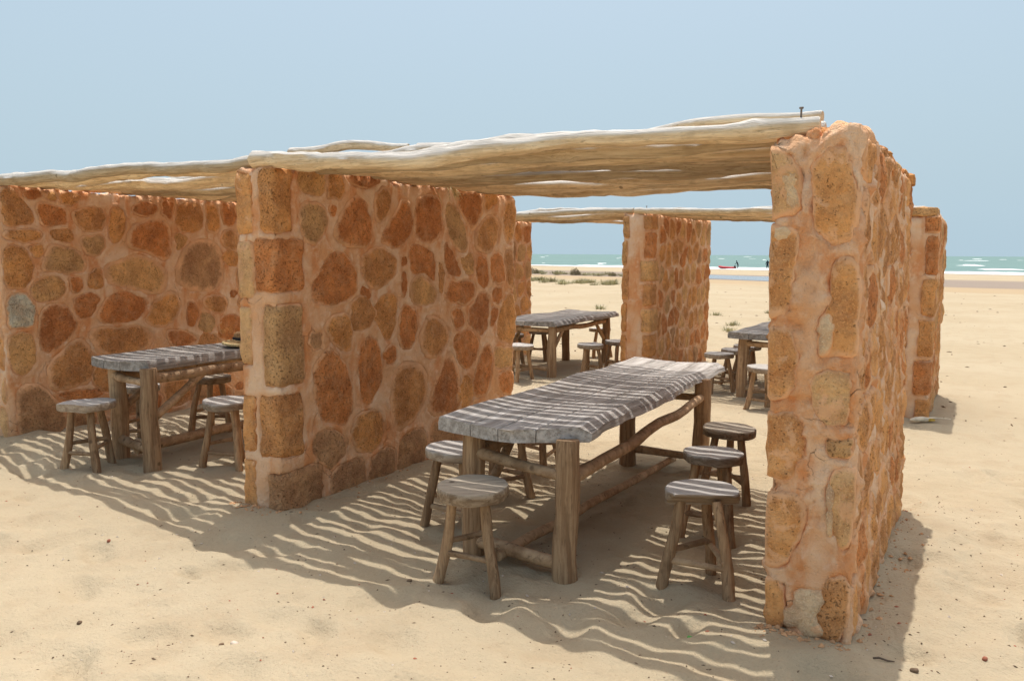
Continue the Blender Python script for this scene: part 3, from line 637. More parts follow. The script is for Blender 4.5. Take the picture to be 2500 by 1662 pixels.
STONES_LEFT=[
('b',[(3.574,2.121),(3.621,2.122),(3.652,2.098),(3.670,2.068),(3.714,2.019),(3.762,1.970),(3.786,1.928),(3.802,1.885),(3.794,1.832),(3.740,1.816),(3.677,1.818),(3.618,1.807),(3.561,1.805),(3.534,1.858),(3.524,1.921),(3.523,1.984),(3.523,2.048),(3.542,2.098)]),
('d',[(3.747,2.112),(3.768,2.113),(3.789,2.115),(3.810,2.116),(3.832,2.118),(3.852,2.114),(3.873,2.109),(3.885,2.092),(3.881,2.075),(3.873,2.057),(3.854,2.043),(3.820,2.029),(3.773,2.008),(3.746,2.035),(3.725,2.050),(3.707,2.067),(3.694,2.090),(3.728,2.101)]),
('y',[(3.940,2.111),(3.955,2.112),(3.970,2.113),(3.983,2.108),(3.993,2.097),(3.996,2.083),(3.996,2.068),(3.996,2.053),(3.988,2.040),(3.983,2.019),(3.964,2.023),(3.947,2.025),(3.931,2.030),(3.915,2.039),(3.907,2.056),(3.913,2.075),(3.920,2.089),(3.929,2.101)]),
('o',[(4.067,2.110),(4.095,2.111),(4.122,2.112),(4.150,2.113),(4.177,2.114),(4.200,2.099),(4.226,2.086),(4.206,2.060),(4.183,2.033),(4.151,2.007),(4.110,1.989),(4.071,1.990),(4.045,2.002),(4.021,2.014),(4.011,2.038),(4.009,2.065),(4.016,2.090),(4.041,2.100)]),
('r',[(3.841,2.008),(3.880,2.018),(3.929,1.995),(3.966,1.990),(4.006,1.984),(4.047,1.965),(4.071,1.926),(4.078,1.881),(4.071,1.837),(4.030,1.818),(3.991,1.809),(3.953,1.804),(3.916,1.804),(3.869,1.806),(3.842,1.845),(3.834,1.889),(3.817,1.930),(3.813,1.976)]),
('b',[(3.948,1.785),(3.973,1.787),(3.999,1.789),(4.024,1.787),(4.059,1.797),(4.086,1.779),(4.109,1.759),(4.120,1.731),(4.118,1.701),(4.101,1.683),(4.073,1.674),(4.042,1.674),(4.009,1.684),(3.974,1.686),(3.947,1.703),(3.923,1.721),(3.912,1.747),(3.911,1.774)]),
('b',[(4.148,1.957),(4.195,1.976),(4.247,1.994),(4.302,2.003),(4.356,2.003),(4.403,1.991),(4.432,1.952),(4.426,1.898),(4.421,1.849),(4.412,1.800),(4.371,1.776),(4.324,1.772),(4.279,1.773),(4.225,1.768),(4.177,1.792),(4.140,1.829),(4.114,1.874),(4.110,1.924)]),
('g',[(4.195,1.740),(4.245,1.741),(4.284,1.740),(4.317,1.746),(4.351,1.749),(4.406,1.758),(4.416,1.719),(4.422,1.680),(4.414,1.636),(4.390,1.601),(4.357,1.573),(4.313,1.562),(4.268,1.560),(4.229,1.577),(4.209,1.612),(4.181,1.641),(4.156,1.678),(4.163,1.713)]),
('o',[(3.568,1.776),(3.608,1.776),(3.650,1.779),(3.701,1.786),(3.758,1.785),(3.796,1.778),(3.829,1.772),(3.857,1.751),(3.853,1.714),(3.823,1.693),(3.778,1.690),(3.741,1.681),(3.690,1.669),(3.644,1.682),(3.602,1.689),(3.562,1.696),(3.534,1.719),(3.537,1.757)]),
('o',[(3.593,1.660),(3.645,1.651),(3.695,1.636),(3.725,1.588),(3.753,1.544),(3.777,1.486),(3.773,1.421),(3.746,1.370),(3.719,1.328),(3.674,1.291),(3.617,1.293),(3.562,1.297),(3.530,1.339),(3.524,1.398),(3.524,1.461),(3.523,1.526),(3.530,1.588),(3.546,1.639)]),
('o',[(3.755,1.650),(3.771,1.655),(3.789,1.659),(3.808,1.659),(3.827,1.660),(3.845,1.649),(3.855,1.630),(3.853,1.608),(3.845,1.584),(3.833,1.564),(3.821,1.551),(3.801,1.547),(3.782,1.554),(3.771,1.570),(3.762,1.588),(3.754,1.603),(3.742,1.617),(3.737,1.640)]),
('g',[(3.988,1.654),(4.042,1.644),(4.100,1.649),(4.152,1.627),(4.186,1.589),(4.230,1.542),(4.245,1.479),(4.221,1.428),(4.159,1.410),(4.094,1.417),(4.031,1.394),(3.967,1.421),(3.900,1.426),(3.843,1.442),(3.827,1.495),(3.867,1.551),(3.885,1.610),(3.911,1.666)]),
('y',[(3.793,1.363),(3.840,1.381),(3.891,1.395),(3.942,1.396),(3.988,1.380),(4.026,1.351),(4.049,1.312),(4.049,1.271),(4.017,1.240),(3.977,1.212),(3.930,1.192),(3.878,1.184),(3.827,1.175),(3.781,1.178),(3.755,1.208),(3.736,1.248),(3.730,1.295),(3.758,1.333)]),
('r',[(4.083,1.384),(4.102,1.387),(4.123,1.388),(4.143,1.383),(4.167,1.379),(4.194,1.363),(4.188,1.328),(4.191,1.297),(4.187,1.268),(4.163,1.262),(4.147,1.253),(4.128,1.248),(4.105,1.241),(4.078,1.260),(4.082,1.305),(4.074,1.329),(4.064,1.351),(4.065,1.375)]),
('b',[(4.337,1.461),(4.362,1.442),(4.361,1.402),(4.366,1.375),(4.371,1.348),(4.379,1.313),(4.370,1.283),(4.345,1.262),(4.316,1.254),(4.284,1.260),(4.252,1.268),(4.228,1.291),(4.220,1.318),(4.225,1.351),(4.239,1.382),(4.257,1.412),(4.282,1.435),(4.306,1.454)]),
('d',[(4.227,1.243),(4.268,1.232),(4.310,1.223),(4.350,1.200),(4.330,1.155),(4.308,1.123),(4.291,1.092),(4.273,1.045),(4.227,1.020),(4.180,1.008),(4.135,1.011),(4.115,1.047),(4.096,1.078),(4.077,1.113),(4.076,1.156),(4.100,1.197),(4.146,1.219),(4.185,1.235)]),
('w',[(3.596,1.262),(3.648,1.260),(3.701,1.263),(3.723,1.207),(3.748,1.172),(3.771,1.126),(3.749,1.071),(3.743,1.018),(3.731,0.962),(3.679,0.959),(3.633,0.960),(3.588,0.961),(3.536,0.967),(3.525,1.018),(3.525,1.073),(3.523,1.129),(3.530,1.187),(3.551,1.235)]),
('d',[(3.824,1.142),(3.888,1.154),(3.955,1.168),(4.023,1.149),(4.059,1.083),(4.092,1.024),(4.116,0.958),(4.082,0.893),(4.025,0.840),(3.966,0.792),(3.906,0.748),(3.844,0.721),(3.790,0.742),(3.776,0.814),(3.758,0.879),(3.760,0.955),(3.777,1.023),(3.787,1.088)]),
('o',[(4.488,2.010),(4.532,2.024),(4.578,2.011),(4.608,1.976),(4.620,1.930),(4.626,1.880),(4.618,1.825),(4.601,1.774),(4.578,1.729),(4.550,1.692),(4.512,1.669),(4.469,1.679),(4.447,1.718),(4.440,1.764),(4.448,1.818),(4.458,1.866),(4.459,1.919),(4.470,1.969)]),
('d',[(4.712,2.032),(4.743,2.048),(4.780,2.065),(4.823,2.072),(4.868,2.071),(4.906,2.060),(4.939,2.051),(4.966,2.028),(4.966,1.993),(4.944,1.969),(4.913,1.950),(4.877,1.938),(4.833,1.928),(4.789,1.930),(4.751,1.935),(4.718,1.949),(4.691,1.972),(4.687,2.007)]),
('r',[(4.630,1.760),(4.664,1.832),(4.732,1.877),(4.817,1.898),(4.905,1.914),(4.993,1.922),(5.061,1.892),(5.113,1.834),(5.107,1.747),(5.107,1.671),(5.127,1.582),(5.076,1.525),(4.998,1.518),(4.911,1.560),(4.838,1.587),(4.767,1.613),(4.668,1.625),(4.615,1.680)]),
('d',[(4.999,2.096),(5.037,2.100),(5.071,2.097),(5.097,2.095),(5.130,2.098),(5.150,2.069),(5.138,2.032),(5.132,2.003),(5.128,1.977),(5.123,1.950),(5.115,1.914),(5.091,1.907),(5.060,1.926),(5.032,1.939),(4.992,1.954),(5.001,2.001),(4.998,2.027),(4.973,2.068)]),
('b',[(5.177,2.053),(5.229,2.081),(5.288,2.095),(5.350,2.098),(5.409,2.092),(5.457,2.065),(5.475,2.014),(5.472,1.958),(5.466,1.905),(5.450,1.850),(5.406,1.809),(5.347,1.796),(5.287,1.797),(5.228,1.810),(5.179,1.839),(5.141,1.883),(5.153,1.942),(5.162,1.996)]),
('o',[(5.549,2.099),(5.594,2.099),(5.636,2.095),(5.666,2.061),(5.664,2.005),(5.668,1.965),(5.676,1.923),(5.692,1.859),(5.666,1.819),(5.626,1.785),(5.576,1.777),(5.530,1.793),(5.492,1.826),(5.492,1.887),(5.503,1.937),(5.507,1.977),(5.507,2.021),(5.509,2.087)]),
('r',[(5.707,2.096),(5.750,2.098),(5.785,2.095),(5.822,2.095),(5.869,2.095),(5.895,2.054),(5.906,2.006),(5.903,1.955),(5.878,1.911),(5.843,1.880),(5.798,1.878),(5.760,1.874),(5.718,1.876),(5.707,1.920),(5.702,1.955),(5.701,1.985),(5.694,2.016),(5.697,2.052)]),
('y',[(5.140,1.775),(5.166,1.797),(5.201,1.790),(5.225,1.778),(5.255,1.773),(5.279,1.758),(5.279,1.724),(5.247,1.695),(5.232,1.676),(5.220,1.659),(5.204,1.646),(5.190,1.628),(5.159,1.603),(5.142,1.631),(5.141,1.668),(5.138,1.694),(5.134,1.716),(5.138,1.740)]),
('n',[(5.372,1.735),(5.476,1.741),(5.578,1.722),(5.663,1.666),(5.706,1.574),(5.722,1.471),(5.720,1.367),(5.682,1.273),(5.601,1.211),(5.500,1.191),(5.395,1.198),(5.292,1.216),(5.195,1.247),(5.132,1.319),(5.131,1.421),(5.158,1.521),(5.214,1.608),(5.279,1.689)]),
('y',[(4.576,1.540),(4.668,1.577),(4.766,1.580),(4.856,1.549),(4.945,1.509),(5.017,1.447),(5.051,1.360),(5.024,1.270),(4.955,1.206),(4.868,1.197),(4.776,1.219),(4.679,1.247),(4.581,1.270),(4.488,1.281),(4.411,1.319),(4.387,1.397),(4.396,1.484),(4.485,1.508)]),
('r',[(4.364,1.146),(4.414,1.195),(4.483,1.226),(4.559,1.238),(4.633,1.225),(4.706,1.207),(4.771,1.175),(4.827,1.134),(4.812,1.069),(4.773,1.008),(4.712,0.968),(4.642,0.949),(4.564,0.947),(4.489,0.949),(4.414,0.956),(4.346,0.969),(4.299,1.018),(4.325,1.086)]),
('o',[(4.957,1.174),(5.017,1.220),(5.080,1.219),(5.132,1.190),(5.160,1.135),(5.158,1.073),(5.136,1.012),(5.098,0.954),(5.045,0.906),(4.985,0.874),(4.919,0.867),(4.857,0.880),(4.813,0.911),(4.780,0.956),(4.818,1.017),(4.844,1.070),(4.860,1.129),(4.905,1.165)]),
('r',[(5.273,1.103),(5.308,1.101),(5.338,1.087),(5.357,1.060),(5.367,1.026),(5.368,0.988),(5.364,0.949),(5.352,0.914),(5.335,0.885),(5.309,0.863),(5.275,0.859),(5.248,0.874),(5.233,0.903),(5.228,0.937),(5.225,0.975),(5.228,1.015),(5.235,1.050),(5.245,1.082)]),
('b',[(5.497,1.159),(5.537,1.166),(5.589,1.174),(5.647,1.165),(5.693,1.148),(5.732,1.126),(5.755,1.095),(5.753,1.049),(5.729,1.009),(5.690,0.981),(5.645,0.975),(5.592,0.975),(5.541,0.998),(5.492,1.017),(5.456,1.048),(5.426,1.080),(5.421,1.126),(5.448,1.149)]),
('g',[(5.424,1.013),(5.466,0.998),(5.498,0.984),(5.525,0.971),(5.556,0.953),(5.584,0.925),(5.585,0.880),(5.577,0.838),(5.551,0.806),(5.519,0.780),(5.478,0.777),(5.435,0.781),(5.399,0.798),(5.371,0.831),(5.363,0.870),(5.387,0.909),(5.397,0.938),(5.399,0.978)]),
('r',[(5.647,0.929),(5.711,0.943),(5.782,0.951),(5.853,0.939),(5.918,0.912),(5.974,0.877),(6.001,0.818),(5.998,0.755),(5.975,0.691),(5.926,0.647),(5.865,0.630),(5.794,0.632),(5.723,0.647),(5.689,0.701),(5.601,0.703),(5.612,0.767),(5.616,0.819),(5.636,0.866)]),
('b',[(5.755,1.841),(5.793,1.845),(5.834,1.850),(5.874,1.843),(5.905,1.808),(5.919,1.766),(5.921,1.719),(5.916,1.674),(5.897,1.640),(5.862,1.613),(5.822,1.612),(5.778,1.622),(5.733,1.639),(5.701,1.672),(5.676,1.709),(5.676,1.753),(5.690,1.794),(5.711,1.830)]),
('y',[(3.589,0.930),(3.637,0.927),(3.680,0.925),(3.721,0.902),(3.734,0.850),(3.745,0.791),(3.744,0.728),(3.734,0.672),(3.713,0.621),(3.674,0.586),(3.621,0.576),(3.575,0.593),(3.546,0.635),(3.531,0.687),(3.521,0.747),(3.520,0.809),(3.529,0.866),(3.545,0.915)]),
('b',[(4.136,0.840),(4.203,0.794),(4.237,0.721),(4.278,0.655),(4.279,0.571),(4.257,0.489),(4.198,0.433),(4.115,0.413),(4.039,0.406),(3.969,0.404),(3.880,0.388),(3.836,0.453),(3.819,0.529),(3.815,0.612),(3.854,0.680),(3.928,0.726),(3.995,0.774),(4.057,0.826)]),
('b',[(4.264,0.924),(4.347,0.934),(4.459,0.918),(4.547,0.913),(4.640,0.916),(4.748,0.921),(4.808,0.878),(4.878,0.820),(4.875,0.743),(4.807,0.693),(4.725,0.672),(4.632,0.647),(4.520,0.635),(4.414,0.646),(4.325,0.663),(4.271,0.714),(4.235,0.791),(4.199,0.881)]),
('n',[(3.621,0.507),(3.707,0.497),(3.786,0.464),(3.836,0.395),(3.890,0.322),(3.944,0.251),(3.981,0.174),(3.982,0.091),(3.931,0.029),(3.850,0.006),(3.762,0.005),(3.673,0.006),(3.591,0.016),(3.557,0.096),(3.553,0.184),(3.552,0.274),(3.556,0.362),(3.564,0.447)]),
('r',[(3.932,0.374),(3.975,0.373),(4.013,0.375),(4.073,0.377),(4.164,0.393),(4.216,0.378),(4.260,0.375),(4.303,0.362),(4.326,0.325),(4.296,0.305),(4.252,0.294),(4.206,0.289),(4.146,0.274),(4.042,0.285),(3.988,0.308),(3.944,0.324),(3.920,0.336),(3.899,0.362)]),
('n',[(4.095,0.249),(4.142,0.240),(4.190,0.236),(4.223,0.206),(4.250,0.164),(4.254,0.115),(4.247,0.063),(4.231,0.019),(4.199,-0.016),(4.158,-0.016),(4.117,-0.016),(4.074,-0.018),(4.037,0.012),(4.018,0.057),(4.012,0.109),(4.015,0.158),(4.023,0.203),(4.051,0.234)]),
('d',[(4.997,0.834),(5.038,0.843),(5.082,0.843),(5.135,0.845),(5.205,0.833),(5.262,0.802),(5.302,0.777),(5.335,0.752),(5.361,0.721),(5.331,0.686),(5.291,0.668),(5.244,0.650),(5.187,0.642),(5.121,0.646),(5.067,0.669),(5.026,0.701),(5.002,0.741),(4.988,0.787)]),
('o',[(5.661,0.873),(5.683,0.896),(5.729,0.892),(5.775,0.882),(5.811,0.855),(5.841,0.824),(5.850,0.785),(5.847,0.743),(5.828,0.710),(5.792,0.688),(5.750,0.686),(5.710,0.722),(5.678,0.729),(5.642,0.743),(5.627,0.771),(5.619,0.803),(5.614,0.836),(5.631,0.857)]),
('b',[(4.992,0.367),(5.048,0.358),(5.099,0.357),(5.150,0.350),(5.216,0.338),(5.255,0.291),(5.272,0.230),(5.283,0.172),(5.248,0.124),(5.202,0.088),(5.142,0.076),(5.076,0.070),(5.014,0.082),(4.962,0.120),(4.925,0.167),(4.915,0.230),(4.911,0.291),(4.936,0.342)]),
('r',[(5.492,0.252),(5.547,0.255),(5.605,0.257),(5.663,0.256),(5.712,0.225),(5.758,0.190),(5.775,0.138),(5.784,0.082),(5.778,0.031),(5.739,-0.010),(5.688,-0.020),(5.631,-0.018),(5.574,-0.010),(5.526,0.024),(5.480,0.059),(5.459,0.112),(5.440,0.165),(5.453,0.211)]),
('n',[(4.431,0.331),(4.484,0.333),(4.542,0.333),(4.599,0.323),(4.647,0.289),(4.688,0.253),(4.702,0.200),(4.713,0.148),(4.685,0.109),(4.643,0.078),(4.590,0.073),(4.531,0.071),(4.473,0.077),(4.425,0.110),(4.384,0.145),(4.372,0.198),(4.367,0.252),(4.390,0.294)]),
('o',[(4.977,0.616),(5.038,0.624),(5.111,0.614),(5.182,0.610),(5.244,0.583),(5.292,0.548),(5.315,0.495),(5.326,0.435),(5.283,0.400),(5.231,0.369),(5.158,0.379),(5.097,0.388),(5.041,0.391),(4.963,0.390),(4.915,0.425),(4.894,0.476),(4.891,0.539),(4.926,0.579)]),
('b',[(5.457,0.559),(5.520,0.565),(5.590,0.569),(5.661,0.565),(5.724,0.539),(5.780,0.507),(5.812,0.457),(5.831,0.396),(5.798,0.355),(5.745,0.322),(5.682,0.316),(5.612,0.312),(5.539,0.316),(5.476,0.338),(5.421,0.370),(5.385,0.415),(5.374,0.479),(5.404,0.523)]),
('r',[(4.438,0.500),(4.471,0.424),(4.509,0.356),(4.591,0.342),(4.672,0.347),(4.754,0.362),(4.767,0.436),(4.762,0.517),(4.711,0.580),(4.645,0.630),(4.574,0.595),(4.504,0.550)]),
('n',[(5.270,0.312),(5.219,0.249),(5.200,0.183),(5.235,0.110),(5.303,0.090),(5.384,0.089),(5.465,0.086),(5.495,0.140),(5.500,0.221),(5.468,0.295),(5.402,0.338),(5.332,0.364)]),
('b',[(6.173,0.195),(6.103,0.200),(6.033,0.204),(5.981,0.160),(5.931,0.110),(5.887,0.060),(5.931,0.005),(5.991,-0.032),(6.053,-0.025),(6.115,0.008),(6.156,0.055),(6.165,0.125)]),
('r',[(6.215,0.972),(6.161,0.993),(6.106,1.015),(6.060,0.981),(6.018,0.943),(5.992,0.892),(5.996,0.834),(6.041,0.799),(6.096,0.795),(6.146,0.812),(6.171,0.864),(6.194,0.918)]),
('b',[(5.457,0.787),(5.385,0.762),(5.357,0.697),(5.342,0.622),(5.379,0.559),(5.446,0.522),(5.513,0.493),(5.575,0.538),(5.622,0.594),(5.641,0.668),(5.598,0.731),(5.529,0.761)]),
('b',[(6.227,0.418),(6.174,0.459),(6.107,0.457),(6.040,0.452),(5.974,0.441),(5.935,0.386),(5.920,0.332),(5.963,0.281),(6.026,0.275),(6.091,0.286),(6.150,0.318),(6.203,0.355)]),
('n',[(6.070,1.484),(5.994,1.497),(5.931,1.465),(5.871,1.416),(5.867,1.346),(5.878,1.271),(5.911,1.204),(5.977,1.205),(6.050,1.228),(6.099,1.282),(6.130,1.349),(6.116,1.422)]),
('r',[(5.894,0.636),(5.877,0.560),(5.872,0.489),(5.940,0.452),(6.008,0.413),(6.075,0.397),(6.142,0.438),(6.186,0.486),(6.153,0.557),(6.108,0.619),(6.047,0.666),(5.969,0.657)]),
('b',[(6.079,2.039),(6.009,2.036),(5.939,2.028),(5.911,1.981),(5.910,1.911),(5.934,1.846),(5.963,1.782),(6.028,1.804),(6.093,1.830),(6.135,1.874),(6.144,1.944),(6.142,2.009)]),
('d',[(4.850,0.274),(4.784,0.242),(4.724,0.200),(4.680,0.145),(4.684,0.071),(4.710,0.002),(4.740,-0.065),(4.800,-0.026),(4.857,0.023),(4.892,0.082),(4.901,0.155),(4.909,0.229)]),
('d',[(5.979,1.755),(5.955,1.694),(5.962,1.639),(6.003,1.589),(6.054,1.552),(6.112,1.522),(6.149,1.575),(6.188,1.627),(6.179,1.687),(6.151,1.742),(6.100,1.782),(6.040,1.774)]),
('o',[(6.095,1.254),(6.028,1.243),(5.966,1.222),(5.925,1.167),(5.887,1.110),(5.872,1.054),(5.915,1.001),(5.974,0.989),(6.031,1.024),(6.088,1.063),(6.118,1.122),(6.113,1.188)]),
('b',[(4.219,0.509),(4.239,0.431),(4.281,0.367),(4.351,0.329),(4.425,0.316),(4.489,0.367),(4.506,0.431),(4.481,0.509),(4.442,0.579),(4.398,0.645),(4.318,0.630),(4.264,0.577)]),
('d',[(5.936,0.196),(5.906,0.201),(5.877,0.208),(5.848,0.209),(5.824,0.193),(5.809,0.167),(5.814,0.140),(5.836,0.126),(5.866,0.122),(5.895,0.126),(5.923,0.138),(5.930,0.166)]),
('o',[(5.751,1.628),(5.717,1.582),(5.687,1.536),(5.722,1.491),(5.765,1.456),(5.819,1.440),(5.875,1.451),(5.908,1.490),(5.931,1.542),(5.903,1.591),(5.854,1.621),(5.805,1.648)]),
('o',[(6.102,0.742),(6.084,0.722),(6.094,0.697),(6.110,0.676),(6.130,0.657),(6.151,0.648),(6.175,0.659),(6.183,0.685),(6.181,0.712),(6.176,0.737),(6.151,0.749),(6.127,0.752)]),
('d',[(5.775,1.193),(5.779,1.165),(5.785,1.138),(5.809,1.123),(5.835,1.125),(5.862,1.136),(5.885,1.152),(5.892,1.177),(5.878,1.195),(5.851,1.204),(5.823,1.209),(5.794,1.212)]),
('b',[(4.275,0.079),(4.275,0.054),(4.278,0.030),(4.297,0.014),(4.318,0.001),(4.342,-0.000),(4.363,0.010),(4.367,0.034),(4.358,0.057),(4.348,0.080),(4.323,0.083),(4.299,0.087)]),
('r',[(4.793,0.404),(4.787,0.374),(4.800,0.349),(4.821,0.327),(4.848,0.313),(4.875,0.319),(4.902,0.333),(4.909,0.359),(4.904,0.387),(4.878,0.403),(4.849,0.411),(4.820,0.418)]),
]
STONES_RIGHT_END=[
('y',[(-0.748,2.027),(-0.709,2.040),(-0.665,2.032),(-0.627,2.011),(-0.609,1.970),(-0.604,1.923),(-0.606,1.880),(-0.604,1.839),(-0.599,1.788),(-0.627,1.762),(-0.669,1.758),(-0.709,1.759),(-0.738,1.789),(-0.748,1.828),(-0.757,1.868),(-0.762,1.909),(-0.766,1.950),(-0.768,1.992)]),
('o',[(-0.719,1.725),(-0.669,1.724),(-0.621,1.717),(-0.597,1.677),(-0.597,1.625),(-0.618,1.577),(-0.624,1.511),(-0.618,1.457),(-0.620,1.406),(-0.643,1.361),(-0.694,1.353),(-0.727,1.391),(-0.741,1.438),(-0.745,1.488),(-0.748,1.537),(-0.751,1.587),(-0.752,1.637),(-0.752,1.687)]),
('o',[(-0.711,1.306),(-0.668,1.309),(-0.629,1.294),(-0.604,1.261),(-0.588,1.221),(-0.580,1.178),(-0.586,1.133),(-0.594,1.090),(-0.603,1.048),(-0.632,1.018),(-0.672,1.004),(-0.704,1.013),(-0.720,1.056),(-0.728,1.096),(-0.730,1.138),(-0.731,1.179),(-0.733,1.221),(-0.721,1.261)]),
('o',[(-0.689,0.952),(-0.647,0.952),(-0.607,0.946),(-0.574,0.920),(-0.567,0.880),(-0.565,0.837),(-0.568,0.793),(-0.579,0.751),(-0.592,0.712),(-0.621,0.682),(-0.660,0.672),(-0.695,0.683),(-0.709,0.726),(-0.713,0.764),(-0.716,0.802),(-0.718,0.840),(-0.718,0.879),(-0.714,0.915)]),
('o',[(-0.687,0.615),(-0.640,0.625),(-0.594,0.623),(-0.562,0.594),(-0.554,0.550),(-0.559,0.503),(-0.573,0.455),(-0.591,0.407),(-0.609,0.362),(-0.624,0.320),(-0.660,0.292),(-0.699,0.298),(-0.711,0.350),(-0.713,0.394),(-0.715,0.438),(-0.716,0.483),(-0.716,0.527),(-0.712,0.569)]),
('o',[(-0.689,0.237),(-0.659,0.240),(-0.640,0.217),(-0.634,0.188),(-0.630,0.158),(-0.629,0.126),(-0.630,0.093),(-0.636,0.062),(-0.642,0.033),(-0.658,0.008),(-0.685,0.003),(-0.698,0.026),(-0.706,0.054),(-0.709,0.084),(-0.710,0.117),(-0.709,0.150),(-0.707,0.181),(-0.697,0.209)]),
('o',[(-0.530,2.000),(-0.481,2.023),(-0.430,2.017),(-0.407,1.973),(-0.397,1.922),(-0.391,1.867),(-0.389,1.809),(-0.391,1.753),(-0.395,1.700),(-0.406,1.650),(-0.448,1.639),(-0.497,1.652),(-0.534,1.686),(-0.555,1.735),(-0.554,1.794),(-0.557,1.845),(-0.557,1.895),(-0.558,1.955)]),
('o',[(-0.459,1.594),(-0.406,1.598),(-0.382,1.550),(-0.378,1.495),(-0.377,1.435),(-0.379,1.378),(-0.378,1.324),(-0.376,1.271),(-0.384,1.207),(-0.434,1.199),(-0.485,1.184),(-0.513,1.219),(-0.519,1.273),(-0.521,1.330),(-0.498,1.379),(-0.483,1.441),(-0.480,1.496),(-0.481,1.550)]),
('y',[(-0.495,1.139),(-0.461,1.146),(-0.427,1.151),(-0.395,1.138),(-0.385,1.104),(-0.383,1.066),(-0.384,1.025),(-0.389,0.985),(-0.399,0.948),(-0.420,0.923),(-0.451,0.910),(-0.487,0.911),(-0.515,0.935),(-0.531,0.970),(-0.538,1.009),(-0.541,1.049),(-0.539,1.089),(-0.525,1.122)]),
('g',[(-0.451,0.861),(-0.436,0.865),(-0.420,0.870),(-0.402,0.879),(-0.379,0.877),(-0.376,0.854),(-0.376,0.836),(-0.376,0.816),(-0.379,0.798),(-0.394,0.788),(-0.405,0.778),(-0.422,0.779),(-0.439,0.780),(-0.463,0.776),(-0.478,0.793),(-0.484,0.815),(-0.488,0.837),(-0.477,0.856)]),
('y',[(-0.446,0.734),(-0.405,0.745),(-0.372,0.732),(-0.359,0.694),(-0.361,0.651),(-0.364,0.609),(-0.370,0.567),(-0.376,0.524),(-0.381,0.471),(-0.394,0.430),(-0.421,0.404),(-0.446,0.435),(-0.458,0.477),(-0.469,0.520),(-0.478,0.568),(-0.482,0.619),(-0.481,0.666),(-0.473,0.708)]),
('b',[(-0.466,0.287),(-0.433,0.307),(-0.399,0.302),(-0.385,0.269),(-0.375,0.231),(-0.377,0.187),(-0.377,0.144),(-0.382,0.098),(-0.393,0.060),(-0.413,0.026),(-0.442,0.006),(-0.479,0.013),(-0.498,0.045),(-0.505,0.082),(-0.510,0.124),(-0.508,0.171),(-0.501,0.215),(-0.485,0.253)]),
]

def chaikin(P, it=2):
    P = np.array(P, float)
    for _ in range(it):
        Qn = np.roll(P, -1, 0)
        P = np.stack([0.75 * P + 0.25 * Qn, 0.25 * P + 0.75 * Qn], 1).reshape(-1, 2)
    return P
def resample(P, n):
    P2 = np.vstack([P, P[:1]]); d = np.concatenate([[0], np.cumsum(np.linalg.norm(np.diff(P2, axis=0), axis=1))])
    t = np.linspace(0, d[-1], n, endpoint=False)
    return np.stack([np.interp(t, d, P2[:, 0]), np.interp(t, d, P2[:, 1])], 1)
def prep(P, seed, n=30, jag=0.009):
    P = resample(chaikin(P, 1), n)
    c = P.mean(0)
    d = P - c; L = np.linalg.norm(d, axis=1, keepdims=True) + 1e-6
    j = perlin2(P[:, 0] * 26 + seed, P[:, 1] * 26, 40) * jag + perlin2(P[:, 0] * 9 + seed, P[:, 1] * 9, 41) * jag
    k = np.minimum(1, np.median(L) / 0.05)
    return P + d / L * j[:, None] * k
def clip(poly, a, b, c):
    """keep a*x+b*y<=c"""
    out = []
    for i in range(len(poly)):
        p, q = poly[i], poly[(i + 1) % len(poly)]
        dp, dq = a * p[0] + b * p[1] - c, a * q[0] + b * q[1] - c
        if dp <= 0: out.append(p)
        if dp * dq < 0:
            t = dp / (dp - dq); out.append((p[0] + (q[0] - p[0]) * t, p[1] + (q[1] - p[1]) * t))
    return out
def random_stones(u0, u1, v0, v1, du, dv, seed, gap=0.028, classes="rrroooobbbddnnyyg"):
    r = np.random.RandomState(seed); pts = []
    nu, nv = max(1, round((u1 - u0) / du)), max(1, round((v1 - v0) / dv))
    for j in range(nv):
        for i in range(nu):
            pts.append((u0 + (i + 0.5 + (0.25 if j % 2 else -0.25) + r.uniform(-.34, .34)) * (u1 - u0) / nu, v0 + (j + 0.5 + r.uniform(-.34, .34)) * (v1 - v0) / nv))
    out = []
    for i, p in enumerate(pts):
        poly = [(u0, v0), (u1, v0), (u1, v1), (u0, v1)]
        for k, q in enumerate(pts):
            if k == i or abs(q[0] - p[0]) > 3 * du or abs(q[1] - p[1]) > 3 * dv: continue
            a, b = q[0] - p[0], q[1] - p[1]; L = math.hypot(a, b)
            if L < 1e-6: continue
            m = ((p[0] + q[0]) / 2, (p[1] + q[1]) / 2)
            poly = clip(poly, a / L, b / L, (a * m[0] + b * m[1]) / L - gap * r.uniform(0.3, 0.75))
            if len(poly) < 3: break
        if len(poly) < 3: continue
        P = np.array(poly); ext = P.max(0) - P.min(0)
        if ext.min() < 0.05: continue
        out.append((classes[r.randint(len(classes))], [tuple(x) for x in P]))
    return out
